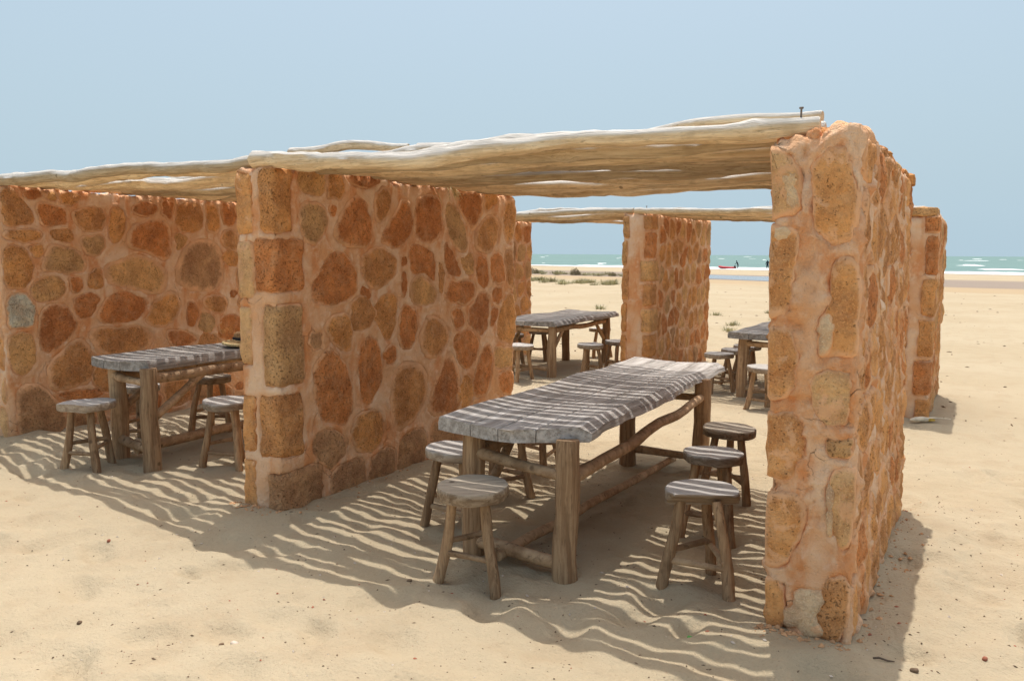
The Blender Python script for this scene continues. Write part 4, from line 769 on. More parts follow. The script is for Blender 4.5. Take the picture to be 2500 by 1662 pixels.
def field(U, Vv, polys):
    """signed distance to the nearest stone outline on a face (negative inside)"""
    D = np.full(U.shape, 1.0)
    for P in polys:
        lo, hi = P.min(0) - 0.07, P.max(0) + 0.07
        m = np.where((U > lo[0]) & (U < hi[0]) & (Vv > lo[1]) & (Vv < hi[1]))[0]
        if len(m) == 0: continue
        x, y = U[m], Vv[m]; best = np.full(len(m), 9.0); ins = np.zeros(len(m), bool)
        for i in range(len(P)):
            a, b = P[i], P[(i + 1) % len(P)]
            e = b - a; t = np.clip(((x - a[0]) * e[0] + (y - a[1]) * e[1]) / (e @ e + 1e-12), 0, 1)
            best = np.minimum(best, np.hypot(x - a[0] - t * e[0], y - a[1] - t * e[1]))
            c = ((a[1] > y) != (b[1] > y)) & (x < (b[0] - a[0]) * (y - a[1]) / (b[1] - a[1] + 1e-12) + a[0])
            ins ^= c
        D[m] = np.minimum(D[m], np.where(ins, -best, best))
    return D
def block_mesh(lo, hi, rad, seed, k=5, amp=0.010):
    """rough squared stone"""
    lo, hi = np.array(lo, float), np.array(hi, float)
    c, h = (lo + hi) / 2, (hi - lo) / 2
    rad = min(rad, h.min() * 0.8)
    t = np.linspace(-1, 1, k + 1); V, F, key = [], [], {}
    def vid(p):
        q = tuple(np.round(p, 5))
        if q not in key: key[q] = len(V); V.append(p)
        return key[q]
    for ax in range(3):
        for sg in (-1, 1):
            a, b = (ax + 1) % 3, (ax + 2) % 3
            for i in range(k):
                for j in range(k):
                    quad = []
                    for (ii, jj) in ((i, j), (i + 1, j), (i + 1, j + 1), (i, j + 1)):
                        p = np.zeros(3); p[ax] = sg; p[a] = t[ii]; p[b] = t[jj]; quad.append(vid(p))
                    F.append(quad if sg > 0 else quad[::-1])
    V = np.array(V) * h
    inner = np.clip(V, -(h - rad), h - rad); d = V - inner; L = np.linalg.norm(d, axis=1, keepdims=True)
    V = inner + d / np.maximum(L, 1e-9) * np.minimum(L, rad) + c
    V = V + vnoise3(V * 9 + seed * 3.1, 60) * amp + vnoise3(V * 27 + seed, 63) * amp * 0.55
    return V, F
def set_edge(o, vals):
    at = o.data.attributes.new('edge', 'FLOAT', 'POINT'); at.data.foreach_set('value', np.asarray(vals, np.float32))
def rubble_wall(name, label, x0, x1, y0, y1, ztop, faces, blocks=(), step=0.018, seed=1, topfn=None, zbot=-0.2, rough=1.25):
    """faces: dict side -> stones, side is 'R' (+x), 'L' (-x), 'F' (-y)"""
    base = np.array([(x0 + x1) / 2, (y0 + y1) / 2, 0.0])
    root = thing(name, label, "wall", tuple(base))
    nx_, ny_, nz_ = max(2, round((x1 - x0) / step)), max(2, round((y1 - y0) / step)), max(2, round((ztop - zbot) / step))
    xs, ys, zs = np.linspace(x0, x1, nx_ + 1), np.linspace(y0, y1, ny_ + 1), np.linspace(zbot, ztop, nz_ + 1)
    Vs, Qs, keys = [], [], {}
    chunks = []
    def grid(A, B, fn, flip):
        Ag, Bg = np.meshgrid(A, B); P = fn(Ag.ravel(), Bg.ravel()); n, m = len(A), len(B)
        id_ = np.arange(n * m).reshape(m, n)
        q = np.stack([id_[:-1, :-1].ravel(), id_[:-1, 1:].ravel(), id_[1:, 1:].ravel(), id_[1:, :-1].ravel()], 1)
        if flip: q = q[:, ::-1]
        return P, q
    full = lambda v, n: np.full(n, v)
    side = {
        'R': grid(ys, zs, lambda a, b: np.stack([full(x1, len(a)), a, b], 1), False),
        'L': grid(ys, zs, lambda a, b: np.stack([full(x0, len(a)), a, b], 1), True),
        'F': grid(xs, zs, lambda a, b: np.stack([a, full(y0, len(a)), b], 1), False),
        'B': grid(xs, zs, lambda a, b: np.stack([a, full(y1, len(a)), b], 1), True),
        'T': grid(xs, ys, lambda a, b: np.stack([a, b, full(ztop, len(a))], 1), False),
    }
    nrm = {'R': (1, 0, 0), 'L': (-1, 0, 0), 'F': (0, -1, 0), 'B': (0, 1, 0), 'T': (0, 0, 1)}
    allP, allQ, off = [], [], 0
    for k, (P, q) in side.items():
        P0 = P.copy()
        disp = np.zeros(len(P))
        if k in faces:
            U, Vv = (P[:, 1], P[:, 2]) if k in 'RL' else (P[:, 0], P[:, 2])
            polys = [s[1] for s in faces[k]]
            D = field(U, Vv, polys)
            disp = np.where(D < 0, np.maximum(-0.022, D * 1.6), 0.0075 * np.exp(-((D - 0.012) / 0.016) ** 2) - 0.003 * np.exp(-((D - 0.04) / 0.014) ** 2))
            e0 = np.minimum(U - (y0 if k in 'RL' else x0), (y1 if k in 'RL' else x1) - U)
            e = np.minimum(e0, ztop - Vv)
            disp = disp * sstep(0.0, 0.03, e)
        if blocks and k in 'RLF':       # the mortar draws back where a corner stone shows
            U, Vv = (P[:, 1], P[:, 2]) if k in 'RL' else (P[:, 0], P[:, 2])
            rects = []
            for lo, hi, _c in blocks:
                mx = (lo[0] + hi[0]) / 2 > (x0 + x1) / 2
                if (k == 'R' and not mx) or (k == 'L' and mx): continue
                a0, a1 = (lo[1] - 0.05, hi[1]) if k in 'RL' else ((lo[0], hi[0] + 0.05) if mx else (lo[0] - 0.05, hi[0]))
                rects.append(resample(np.array([(a0, lo[2]), (a1, lo[2]), (a1, hi[2]), (a0, hi[2])]), 24))
            Db = field(U, Vv, rects) + 0.008 * perlin2(U * 17, Vv * 17, 82)
            disp = np.where(Db < 0, np.maximum(-0.03, Db * 2.2), disp)
        P = P + np.outer(disp, nrm[k])
        # shared rough deformation (same for coincident edge points)
        nn = vnoise3(P0 * 2.6 + seed * 7.7, 70) * 0.013 + vnoise3(P0 * 9.0 + seed, 73) * 0.008 * rough + vnoise3(P0 * 26.0 + seed, 76) * 0.0042 * rough
        # worn, rounded arrises
        ins = np.stack([np.minimum(P0[:, 0] - x0, x1 - P0[:, 0]), np.minimum(P0[:, 1] - y0, y1 - P0[:, 1]), ztop - P0[:, 2]], 1)
        srt = np.sort(ins, 1)
        edge = np.exp(-(srt[:, 1] / 0.02) ** 1.5)
        cen = np.array([(x0 + x1) / 2, (y0 + y1) / 2, ztop / 2])
        dirn = np.stack([np.sign(cen[0] - P0[:, 0]) * (ins[:, 0] < 0.05), np.sign(cen[1] - P0[:, 1]) * (ins[:, 1] < 0.05), -1.0 * (ins[:, 2] < 0.05)], 1)
        P = P + nn + dirn * (edge * 0.010)[:, None]
        if rough > 1.5:     # eroded pockets and blisters
            pk = perlin3(P0 * 10.0 + seed * 3.3, 90) + 0.5 * perlin3(P0 * 23.0 + seed, 91)
            P = P - np.outer(np.clip(pk - 0.22, 0, 0.5) * 0.06 - np.clip(-pk - 0.3, 0, 0.5) * 0.035, nrm[k])
        topw = sstep(ztop - 0.10, ztop, P0[:, 2])
        lump = 0.03 * perlin2(P0[:, 0] * 7 + seed, P0[:, 1] * 7, 80) + 0.018 * perlin2(P0[:, 0] * 19 + seed, P0[:, 1] * 19, 81)
        if topfn is not None: lump = lump + topfn(P0[:, 0], P0[:, 1])
        P[:, 2] += topw * lump
        allP.append(P); allQ.append(q + off); off += len(P)
    P, Qa = np.vstack(allP), np.vstack(allQ)
    # weld coincident edge points
    P0all = np.vstack([side[k][0] for k in side])
    _, first, inv = np.unique(np.round(P0all, 5), axis=0, return_index=True, return_inverse=True)
    inv = inv.ravel()
    cnt = np.bincount(inv); Pm = np.stack([np.bincount(inv, P[:, i]) / cnt for i in range(3)], 1)
    mk_np("mortar", Pm - base, inv[Qa], M_MORTAR, root)
    n = 0
    for k, stones in faces.items():
        for cls, poly in stones:
            n += 1
            u, v = poly[:, 0], poly[:, 1]; c = poly.mean(0)
            size = min(1.0, np.median(np.linalg.norm(poly - c, axis=1)) / 0.10)
            pr = np.random.RandomState(seed * 100 + n).uniform(0.2, 2.4) if cls != 'P' else 2.6
            tl = np.random.RandomState(seed * 77 + n).uniform(-0.055, 0.055, 2)
            rings = []
            for tt, hh in ((1.06, -0.018), (1.0, -0.001), (0.90, 0.0035), (0.70, 0.0065), (0.42, 0.0085), (0.16, 0.009)):
                R = c + (poly - c) * tt
                hgt = hh * (pr if hh > 0 else 1) * (0.5 + 0.5 * size)
                if tt <= 1:
                    hgt = hgt + (R - c) @ tl * size + (perlin2(R[:, 0] * 15 + n, R[:, 1] * 15, 50) * 0.009 + np.abs(perlin2(R[:, 0] * 8 + n, R[:, 1] * 8, 52)) * 0.012 + perlin2(R[:, 0] * 42 + n, R[:, 1] * 42, 51) * 0.0045) * size
                if k == 'R': Pp = np.stack([np.full(len(R), x1) + hgt, R[:, 0], R[:, 1]], 1)
                elif k == 'L': Pp = np.stack([np.full(len(R), x0) - hgt, R[:, 0], R[:, 1]], 1)
                else: Pp = np.stack([R[:, 0], np.full(len(R), y0) - hgt, R[:, 1]], 1)
                # ride on the same large-scale deformation as the mortar
                Pp = Pp + vnoise3(Pp * 2.6 + seed * 7.7, 70) * 0.013
                rings.append(Pp - base)
            m = len(poly); VV = list(np.vstack(rings)); FF = []
            for i in range(len(rings) - 1):
                for j in range(m):
                    kk = (j + 1) % m
                    qd = (i * m + j, i * m + kk, (i + 1) * m + kk, (i + 1) * m + j)
                    FF.append(qd)
            VV.append(rings[-1].mean(0)); L = (len(rings) - 1) * m
            for j in range(m): FF.append((L + j, L + (j + 1) % m, len(VV) - 1))
            A = sum(poly[i][0] * poly[(i + 1) % m][1] - poly[(i + 1) % m][0] * poly[i][1] for i in range(m))
            flip = (A < 0) if k in 'RF' else (A > 0)
            if flip: FF = [f[::-1] for f in FF]
            ob = mk("mortar_patch" if cls == 'P' else "stone", VV, FF, STONE[cls], root)
            set_edge(ob, np.concatenate([np.full(m, e) for e in (1.3, 1.0, 0.78, 0.45, 0.2, 0.0)] + [[0.0]]))
    for i, (lo, hi, cls) in enumerate(blocks):
        VV, FF = block_mesh(lo, hi, 0.03, seed * 11 + i, k=9, amp=0.017)
        ob = mk("stone", VV - base, FF, STONE[cls], root)
        # mortar runs over the jointed sides of a corner stone, not over the arris of the wall
        T = (VV - (np.array(lo) + np.array(hi)) / 2) / ((np.array(hi) - np.array(lo)) / 2)
        sgn = 1 if (lo[0] + hi[0]) / 2 > (x0 + x1) / 2 else -1
        front = T[:, 1] < -0.75
        e = np.maximum(np.abs(T[:, 2]), np.where(front, -sgn * T[:, 0], T[:, 1]))
        half = (np.array(hi) - np.array(lo)) / 2
        set_edge(ob, np.clip(1 - (1 - e) * np.where(np.abs(T[:, 2]) >= e - 1e-6, half[2], np.where(front, half[0], half[1])) / 0.045, 0, 1.2) * 0.9)
    return root
def P_(stones, seed, n=30): return [(c, prep(p, seed + i * 1.37, n)) for i, (c, p) in enumerate(stones)]
# --- middle wall
cz = [(1.72, 2.10, 3.55, -3.75, 'o'), (1.36, 1.69, 3.64, -3.81, 'r'), (0.78, 1.29, 3.62, -3.75, 'g'), (0.34, 0.74, 3.60, -3.80, 'b'), (-0.12, 0.26, 3.76, -3.74, 'n')]
lz = [(1.71, 2.09, -3.815, 'O'), (1.31, 1.67, -3.81, 'Y'), (0.90, 1.27, -3.84, 'Y'), (0.36, 0.72, -3.83, 'O'), (-0.12, 0.31, -3.83, 'O')]
blk = [((xa, 3.394, za), (-3.613, yb, zb), c) for za, zb, yb, xa, c in cz]
blk += [((-3.957, 3.394, za), (xb, 3.62, zb), c) for za, zb, xb, c in lz]
rubble_wall("stone_wall", "rubble stone wall between the two front log roofs, facing the long table", -3.95, -3.62, 3.40, 6.22, 2.105,
            {'R': P_(STONES_MID, 3)}, blk, 0.0165, 2)
# --- left wall
lstones = [s for s in STONES_LEFT]
rubble_wall("stone_wall", "rubble stone wall with a pale grey corner stone beside the table with the straw hat", -7.20, -6.85, 3.50, 6.25, 2.125,
            {'R': P_(lstones, 9), 'F': P_(random_stones(-7.19, -6.87, 0.0, 2.08, 0.19, 0.36, 4, 0.05, "OOYYO"), 12)}, (), 0.0175, 3)
# --- right wall
end_st = []
for i, (c, p) in enumerate(STONES_RIGHT_END):
    q = prep(p, 50 + i, 44, 0.011)
    q[:, 0] = np.clip(np.where(q[:, 0] < -0.66, q[:, 0] - 0.02, q[:, 0]), -0.712, -0.374)
    end_st.append(({'o': 'O', 'y': 'Y'}.get(c, c), q))
for i, p in enumerate([[(-0.597,0.221),(-0.461,0.244),(-0.446,0.216),(-0.471,0.14),(-0.483,0.082),(-0.453,0.057),(-0.459,0.024),(-0.529,-0.002),(-0.576,0.058),(-0.627,0.046),(-0.659,0.078),(-0.645,0.122),(-0.587,0.136)],[(-0.685,1.986),(-0.615,1.989),(-0.594,1.817),(-0.626,1.76),(-0.664,1.819)],[(-0.526,1.368),(-0.459,1.392),(-0.447,1.284),(-0.483,1.18),(-0.512,1.207)],[(-0.482,0.702),(-0.45,0.692),(-0.448,0.479),(-0.47,0.428),(-0.487,0.579)],[(-0.732,1.725),(-0.618,1.723),(-0.623,1.673),(-0.708,1.666)]]):     # scabs of pale plaster
    q = prep(p, 80 + i, 40, 0.014); q[:, 0] = np.clip(q[:, 0], -0.705, -0.38); end_st.append(('P', q))
blk = []
for i in range(6):      # stones showing at the bay-side corner
    lo = end_st[i][1].min(0); hi = end_st[i][1].max(0)
    blk.append(((-0.722, 3.40, lo[1] + 0.02), (-0.62, 3.66, hi[1] - 0.02), 'O'))
rs = random_stones(3.43, 5.64, 0.02, 2.06, 0.21, 0.27, 15, 0.03, "OOOrrbbbo")
ls = random_stones(3.66, 5.62, 0.02, 2.06, 0.24, 0.27, 16, 0.035)
def top_right(x, y):
    return 0.045 * sstep(-0.58, -0.47, x) * (0.5 + 0.5 * sstep(4.1, 3.6, y)) + 0.01 * np.sin(y * 9)
wr = rubble_wall("stone_wall", "tall standing end wall with ragged broken stones along its top", -0.71, -0.372, 3.38, 5.68, 2.065,
            {'F': end_st, 'R': P_(rs, 21), 'L': P_(ls, 22)}, blk, 0.0155, 4, top_right, rough=2.3)
rr = random.Random(8)
wb = Vector(wr.location)
y = 3.42; k = 0
while y < 5.62:      # coping rubble bedded along the outer edge of the top
    L = rr.uniform(0.10, 0.24); h = rr.uniform(0.0, 0.05) + (0.03 if k == 0 else 0)
    if k == 0: L, h = 0.36, 0.035
    xo = -0.368 + rr.uniform(-0.03, 0.012)
    VV, FF = block_mesh((xo - (0.21 if k == 0 else rr.uniform(0.10, 0.17)), y, 1.98 if k == 0 else 2.0), (xo, y + L - 0.012, 2.085 + h), 0.045 if k == 0 else 0.03, 200 + k, k=7, amp=0.024)
    mk("stone", VV - np.array(wb), FF, STONE[rr.choice("oooryb")], wr)
    y += L; k += 1
VV, FF = block_mesh((-0.47, 5.50, 2.03), (-0.335, 5.70, 2.10), 0.02, 240, k=6, amp=0.014)
mk("stone", VV - np.array(wb), FF, STONE['o'], wr)
# loose crumbs of mortar between the log ends and the coping
for i in range(26):
    a, b, c = rr.uniform(-0.62, -0.50), rr.uniform(3.40, 5.55), rr.uniform(0.014, 0.034)
    if i < 10: b = rr.uniform(3.385, 3.50); a = rr.uniform(-0.60, -0.49)
    VV, FF = block_mesh((a, b, 2.05), (a + c * 1.4, b + c * 1.6, 2.075 + c), 0.02, 300 + i, k=3, amp=0.010)
    mk("mortar_lump", VV - np.array(wb), FF, M_MORTAR, wr)
wr.rotation_euler = (0, -0.025, 0)      # the wall leans a little into the bay
# --- walls of the second row
def row2(label, x0, x1, y0, y1, seed, left=False, classes="rroooobbbdnyyg", ztop=2.10):
    bl = []; r = random.Random(seed); z = -0.1
    while z < ztop - 0.15:
        h = min(r.uniform(0.28, 0.46), ztop - z)
        bl.append(((x0 - 0.006, y0 - 0.006, z + 0.015), (x0 + r.uniform(0.07, 0.12), y0 + 0.25, z + h - 0.015), r.choice("oyob")))
        z += h
    z = -0.1
    while z < ztop - 0.15:
        h = min(r.uniform(0.26, 0.42), ztop - z)
        bl.append(((x1 - r.uniform(0.10, 0.16), y0 - 0.006, z + 0.015), (x1 + 0.006, y0 + r.uniform(0.18, 0.3), z + h - 0.015), r.choice("oorby")))
        z += h
    fc = {'R': P_(random_stones(y0 + 0.26, y1 - 0.02, 0.0, ztop - 0.04, 0.23, 0.30, seed, 0.03, classes), seed)}
    if left: fc['L'] = P_(random_stones(y0 + 0.26, y1 - 0.02, 0.0, ztop - 0.04, 0.25, 0.30, seed + 1, 0.04, classes), seed)
    return rubble_wall("stone_wall", label, x0, x1, y0, y1, ztop, fc, bl, 0.026, seed)
row2("far rubble wall almost hidden behind the middle wall, under the second log roof", -6.62, -6.28, 9.4, 11.35, 31)
row2("free-standing rubble pier between the two far tables, sea behind it", -3.95, -3.56, 9.5, 12.0, 32)
w6 = row2("far rubble wall with a flat capstone, corn husk lying at its foot", -0.72, -0.385, 8.8, 10.6, 33, True, ztop=2.0)
VV, FF = block_mesh((-0.66, 8.79, 1.985), (-0.40, 9.1, 2.075), 0.02, 260, k=6, amp=0.012)
mk("capstone", VV - np.array(w6.location), FF, STONE['y'], w6)

# ------------------------------------------------------------------ log roofs
def roof(label, xa, xb, ya, yb, za, zb, n, seed, thick=(), r_mean=0.034, fill=0.80, over=(0.02, -0.02)):
    r = np.random.RandomState(seed)
    rad = r.uniform(0.82, 1.2, n) * r_mean
    for i, v in thick: rad[i] = v
    def layout(y0, y1):
        gaps = r.uniform(0.5, 1.5, n)
        tot = 2 * rad.sum(); g = max(0.0, (y1 - y0) - tot) * gaps / gaps.sum()
        out, y = [], y0
        for i in range(n):
            y += rad[i]; out.append(y); y += rad[i] + g[i]
        return out
    YA, YB = layout(*ya), layout(*yb)
    mid = Vector(((xa + xb) / 2, (ya[0] + ya[1]) / 2, 0)); base = np.array([mid.x, mid.y, min(za, zb)])
    first = None
    root = thing("log_roof", label, "roof", tuple(base))
    for i in range(n):
        a = xa - r.uniform(-0.04, 0.10) - over[0]; b = xb + r.uniform(-0.05, 0.08) + over[1]
        m = 52; x = np.linspace(a, b, m); t = np.clip((x - xa) / (xb - xa), 0, 1)
        env = np.sin(np.pi * t) ** 0.7
        y = YA[i] * (1 - t) + YB[i] * t
        y = y + env * (perlin2(x * 0.75, np.full(m, i * 0.13 + seed), seed) * 0.09 + perlin2(x * 1.9 + i * 3.7, np.full(m, 0.4), seed + 1) * 0.017 + perlin2(x * 4.5 + i * 7.7, np.full(m, 0.9), seed + 5) * 0.007)
        z = za * (1 - t) + zb * t + rad[i] + env * (perlin2(x * 0.8 + i * 2.3, np.full(m, 1.4), seed + 2) * 0.062 + perlin2(x * 2.4 + i * 5.1, np.full(m, 2.4), seed + 3) * 0.020 - 0.012)
        tp = r.choice([-1, 1]) * r.uniform(0.08, 0.22)
        rr_ = rad[i] * (1 + tp * (2 * t - 1)) * (1 + 0.10 * perlin2(x * 3 + i, np.full(m, 3.1), seed + 4))
        for _k in range(r.randint(1, 4)):       # knots
            rr_ = rr_ * (1 + r.uniform(0.12, 0.38) * np.exp(-((x - r.uniform(a, b)) / 0.05) ** 2))
        V, F = tube(np.stack([x, y, z], 1) - base, rr_, 10, 0.17, seed * 7 + i, 0.25)
        lg = mk("log", V, F, M_LOG, root, sharp=50)
        first = first or lg
    return root, base, first
rB, bB, lB = roof("weathered log roof spanning from the middle wall to the tall standing end wall", -3.76, -0.64, (3.40, 6.28), (3.41, 5.98), 2.112, 2.078, 28, 4, ((0, 0.042), (1, 0.034), (2, 0.038)))
# a few extra poles thrown on top
for k, (x0_, x1_, y0_, y1_, z0_, z1_) in enumerate(((-2.9, -0.62, 3.85, 3.62, 2.212, 2.18), (-3.7, -2.9, 3.62, 3.75, 2.208, 2.205), (-3.3, -1.2, 4.5, 4.62, 2.206, 2.195), (-2.4, -0.75, 5.2, 5.05, 2.2, 2.18))):
    V, F = tube(wob_path((x0_, y0_, z0_), (x1_, y1_, z1_), 26, 0.045, 60 + k) - bB, np.linspace(0.031, 0.026, 26), 10, 0.1, 70 + k, 0.25)
    mk("log", V, F, M_LOG, rB, sharp=50)
rA, bA, lA = roof("weathered log roof over the table with the straw hat", -7.08, -3.84, (3.56, 6.30), (3.43, 6.2), 2.135, 2.112, 26, 9, ((0, 0.042), (1, 0.038)))
rC, bC, lC = roof("short log roof between the far hidden wall and the free-standing pier", -6.50, -3.78, (9.42, 11.6), (9.52, 11.9), 2.115, 2.115, 20, 13)
rD, bD, lD = roof("far log roof running from the free-standing pier to the wall with the capstone", -3.74, -0.58, (9.50, 11.9), (8.84, 10.9), 2.115, 2.03, 20, 17)
def nail(root, base, x, y, z, h=0.075):
    V, F = tube(np.array([(x, y, z - 0.1), (x, y, z), (x, y, z + h - 0.008), (x, y, z + h - 0.006), (x, y, z + h)]) - base, [0.004, 0.004, 0.004, 0.009, 0.009], 8, 0.0, 1, 0)
    mk("nail", V, F, M_IRON, root)
nail(lB, bB, -0.67, 3.455, 2.155, 0.042)
nail(lD, bD, -3.66, 9.56, 2.175, 0.03)
# dry straw caught under the logs above the middle wall
V, F = [], []
rg = random.Random(3)
for k in range(16):
    a = np.array([rg.uniform(-0.02, 0.02), rg.uniform(-0.03, 0.03), 0.0]); L = rg.uniform(0.05, 0.13)
    d = np.array([rg.uniform(0.1, 0.7), rg.uniform(-0.3, 0.6), -1.0]); d /= np.linalg.norm(d)
    v, f = tube([a, a + d * L * 0.5 + 0.004, a + d * L], [0.0035, 0.0028, 0.001], 5, 0, k, 0)
    o_ = len(V); V += list(v); F += [tuple(i + o_ for i in q) for q in f]
st = mk("straw_tuft", V, F, M_STRAW)
st.location = (-3.585, 5.18, 2.11)
tag(st, "tuft of dry straw hanging from the logs above the middle wall", "straw")
v, f = tube([(0, 0, 0), (0.01, 0.05, -0.07), (0.015, 0.075, -0.135)], [0.0025, 0.002, 0.001], 5, 0, 2, 0)
o = mk("straw_stalk", v, f, M_STRAW); o.location = (-3.58, 4.95, 2.10)
tag(o, "single pale straw stalk hanging beside the straw tuft", "straw")

# ------------------------------------------------------------------ tables
def table(label, x0, x1, y0, y1, ztop, legs, seed, seams=(0.27, 0.52, 0.76), thick=0.070, leg_r=0.06, rails=(), front=None, back=None, live=0.06, skew=0.0):
    cx, cy = (x0 + x1) / 2, (y0 + y1) / 2
    g0 = gz(cx, cy); base = np.array([cx, cy, g0])
    root = thing("plank_table", label, "table", tuple(base))
    W = x1 - x0
    fr = front or (lambda u: 0.0 * u); bk = back or (lambda u: 0.0 * u)
    m = 46; tt = np.linspace(0, 1, m)
    edges = [0.0] + list(seams) + [1.0]
    r = np.random.RandomState(seed)
    def surf(x, y):
        return (0.016 * perlin2(np.array([y * 0.95]), np.array([seed * 1.3]), 20)[0] + 0.006 * perlin2(np.array([y * 2.3]), np.array([x * 3.0 + seed]), 21)[0]
                - 0.012 * (1 - ((x - cx) / (W / 2)) ** 2))
    for k in range(len(edges) - 1):
        ua, ub = edges[k], edges[k + 1]; first, last = k == 0, k == len(edges) - 2
        dz = r.uniform(-0.002, 0.002); rings = []
        for t in tt:
            yc = y0 + (y1 - y0) * t
            wl = 0.022 * perlin2(np.array([yc * 2.1]), np.array([seed + 0.5]), 22)[0] if first else 0.0
            wr_ = (0.030 * perlin2(np.array([yc * 1.7]), np.array([seed + 5.5]), 23)[0] + 0.014 * perlin2(np.array([yc * 5.0]), np.array([seed + 2.5]), 24)[0]) if last else 0.0
            a = x0 + W * ua + wl + (0 if first else 0.0027); b = x0 + W * ub + wr_ - (0 if last else 0.0027)
            us = [a, a + 0.006, a * 0.66 + b * 0.34, a * 0.34 + b * 0.66, b - 0.006, b]
            pts = []
            for q, x in enumerate(us):
                z = ztop + surf(x, yc) + dz - (0.004 if q in (0, 5) else 0)
                pts.append((x, z))
            zb_ = ztop - thick + 0.4 * surf(cx, yc)
            if last: pts += [(b + live * 0.75, ztop - thick * 0.45 + surf(b, yc)), (b + live * (0.95 + 0.3 * perlin2(np.array([yc * 6]), np.array([1.5]), 25)[0]), zb_ + 0.012), (b + live * 0.6, zb_)]
            else: pts += [(b, zb_)]
            pts += [((a + b) / 2, zb_)]
            if first: pts += [(a - live * 0.12, zb_ + 0.004), (a - live * 0.2, ztop - thick * 0.5 + surf(a, yc))]
            else: pts += [(a, zb_)]
            ring = []
            for x, z in pts:
                u = (x - x0) / W
                ya_ = y0 + fr(u); yb_ = y1 - bk(u)
                jit = 0.006 * perlin2(np.array([x * 16 + seed]), np.array([z * 30]), 26)[0]
                ring.append((x - cx + skew * t, ya_ + (yb_ - ya_) * t - cy + jit * (1 if t in (0.0, 1.0) else 0), z - g0))
            rings.append(np.array(ring))
        V, F = loft(rings)
        mk("plank", V, F, M_TOP, root, sharp=32)
    for k, (lx, ly) in enumerate(legs):
        gl = gz(lx, ly)
        top = ztop - thick + 0.006
        path = wob_path((lx + r.uniform(-0.012, 0.012), ly, gl - 0.09), (lx + r.uniform(-0.01, 0.01), ly, top), 14, 0.016, seed * 5 + k)
        V, F = tube(path - base, np.linspace(leg_r * 1.06, leg_r * 0.97, 14), 14, 0.09, seed * 3 + k, 0.15)
        mk("leg", V, F, M_LEG, root, sharp=50)
    for k, (nm, p, q, rad, amp) in enumerate(rails):
        path = wob_path(p, q, 16, amp, seed * 9 + k)
        V, F = tube(path - base, np.linspace(rad * 1.08, rad * 0.9, 16), 10, 0.10, seed * 13 + k, 0.6)
        mk(nm, V, F, M_RAIL, root, sharp=50)
    return root
def fr_main(u): return np.where(u < 0.5, 0.05 - 0.10 * u, 0.0 + 0.19 * np.clip((u - 0.6) / 0.4, 0, 1.3)) * 1.0
Z0 = 0.755
table("long plank table with a wavy bark edge between the middle wall and the end wall", -2.38, -1.665, 3.295, 6.24, Z0,
      ((-2.27, 3.47), (-1.685, 3.43), (-1.70, 5.66), (-2.25, 5.62)), 3,
      rails=(("rail", (-2.25, 3.46, 0.565), (-1.70, 3.41, 0.525), 0.030, 0.012),
             ("rail", (-1.69, 3.46, 0.50), (-1.70, 5.64, 0.575), 0.033, 0.022),
             ("rail", (-2.27, 3.49, 0.56), (-2.25, 5.62, 0.58), 0.034, 0.03),
             ("rail", (-2.24, 5.64, 0.56), (-1.71, 5.66, 0.57), 0.028, 0.01),
             ("stretcher", (-2.24, 3.46, 0.085), (-1.72, 3.42, 0.075), 0.036, 0.008),
             ("stretcher", (-2.22, 5.63, 0.13), (-1.73, 5.66, 0.12), 0.028, 0.008),
             ("stretcher", (-2.06, 3.38, 0.06), (-1.93, 5.72, 0.07), 0.027, 0.012),
             ("brace", (-2.25, 3.60, 0.34), (-2.25, 3.96, 0.66), 0.026, 0.008)), front=fr_main, skew=-0.095)
table("plank table with a rounded corner holding the straw hat", -5.70, -5.085, 3.475, 6.1, 0.83,
      ((-5.57, 3.62), (-5.075, 3.545), (-5.12, 5.85), (-5.6, 5.85)), 7, seams=(0.34, 0.66),
      rails=(("rail", (-5.55, 3.60, 0.685), (-5.10, 3.52, 0.675), 0.030, 0.008),
             ("rail", (-5.09, 3.56, 0.70), (-5.13, 5.86, 0.66), 0.038, 0.02),
             ("rail", (-5.57, 3.62, 0.68), (-5.58, 5.86, 0.68), 0.036, 0.02),
             ("stretcher", (-5.54, 3.62, 0.20), (-5.10, 3.55, 0.185), 0.036, 0.008),
             ("stretcher", (-5.30, 3.58, 0.155), (-5.30, 5.9, 0.155), 0.036, 0.02),
             ("brace", (-5.09, 3.60, 0.42), (-5.10, 4.02, 0.68), 0.030, 0.01),
             ("brace", (-5.56, 3.66, 0.42), (-5.56, 4.02, 0.68), 0.028, 0.01)),
      front=lambda u: np.where(u < 0.25, 0.16 * (0.25 - u), 0.22 * np.clip(u - 0.72, 0, 0.4)), live=0.02)
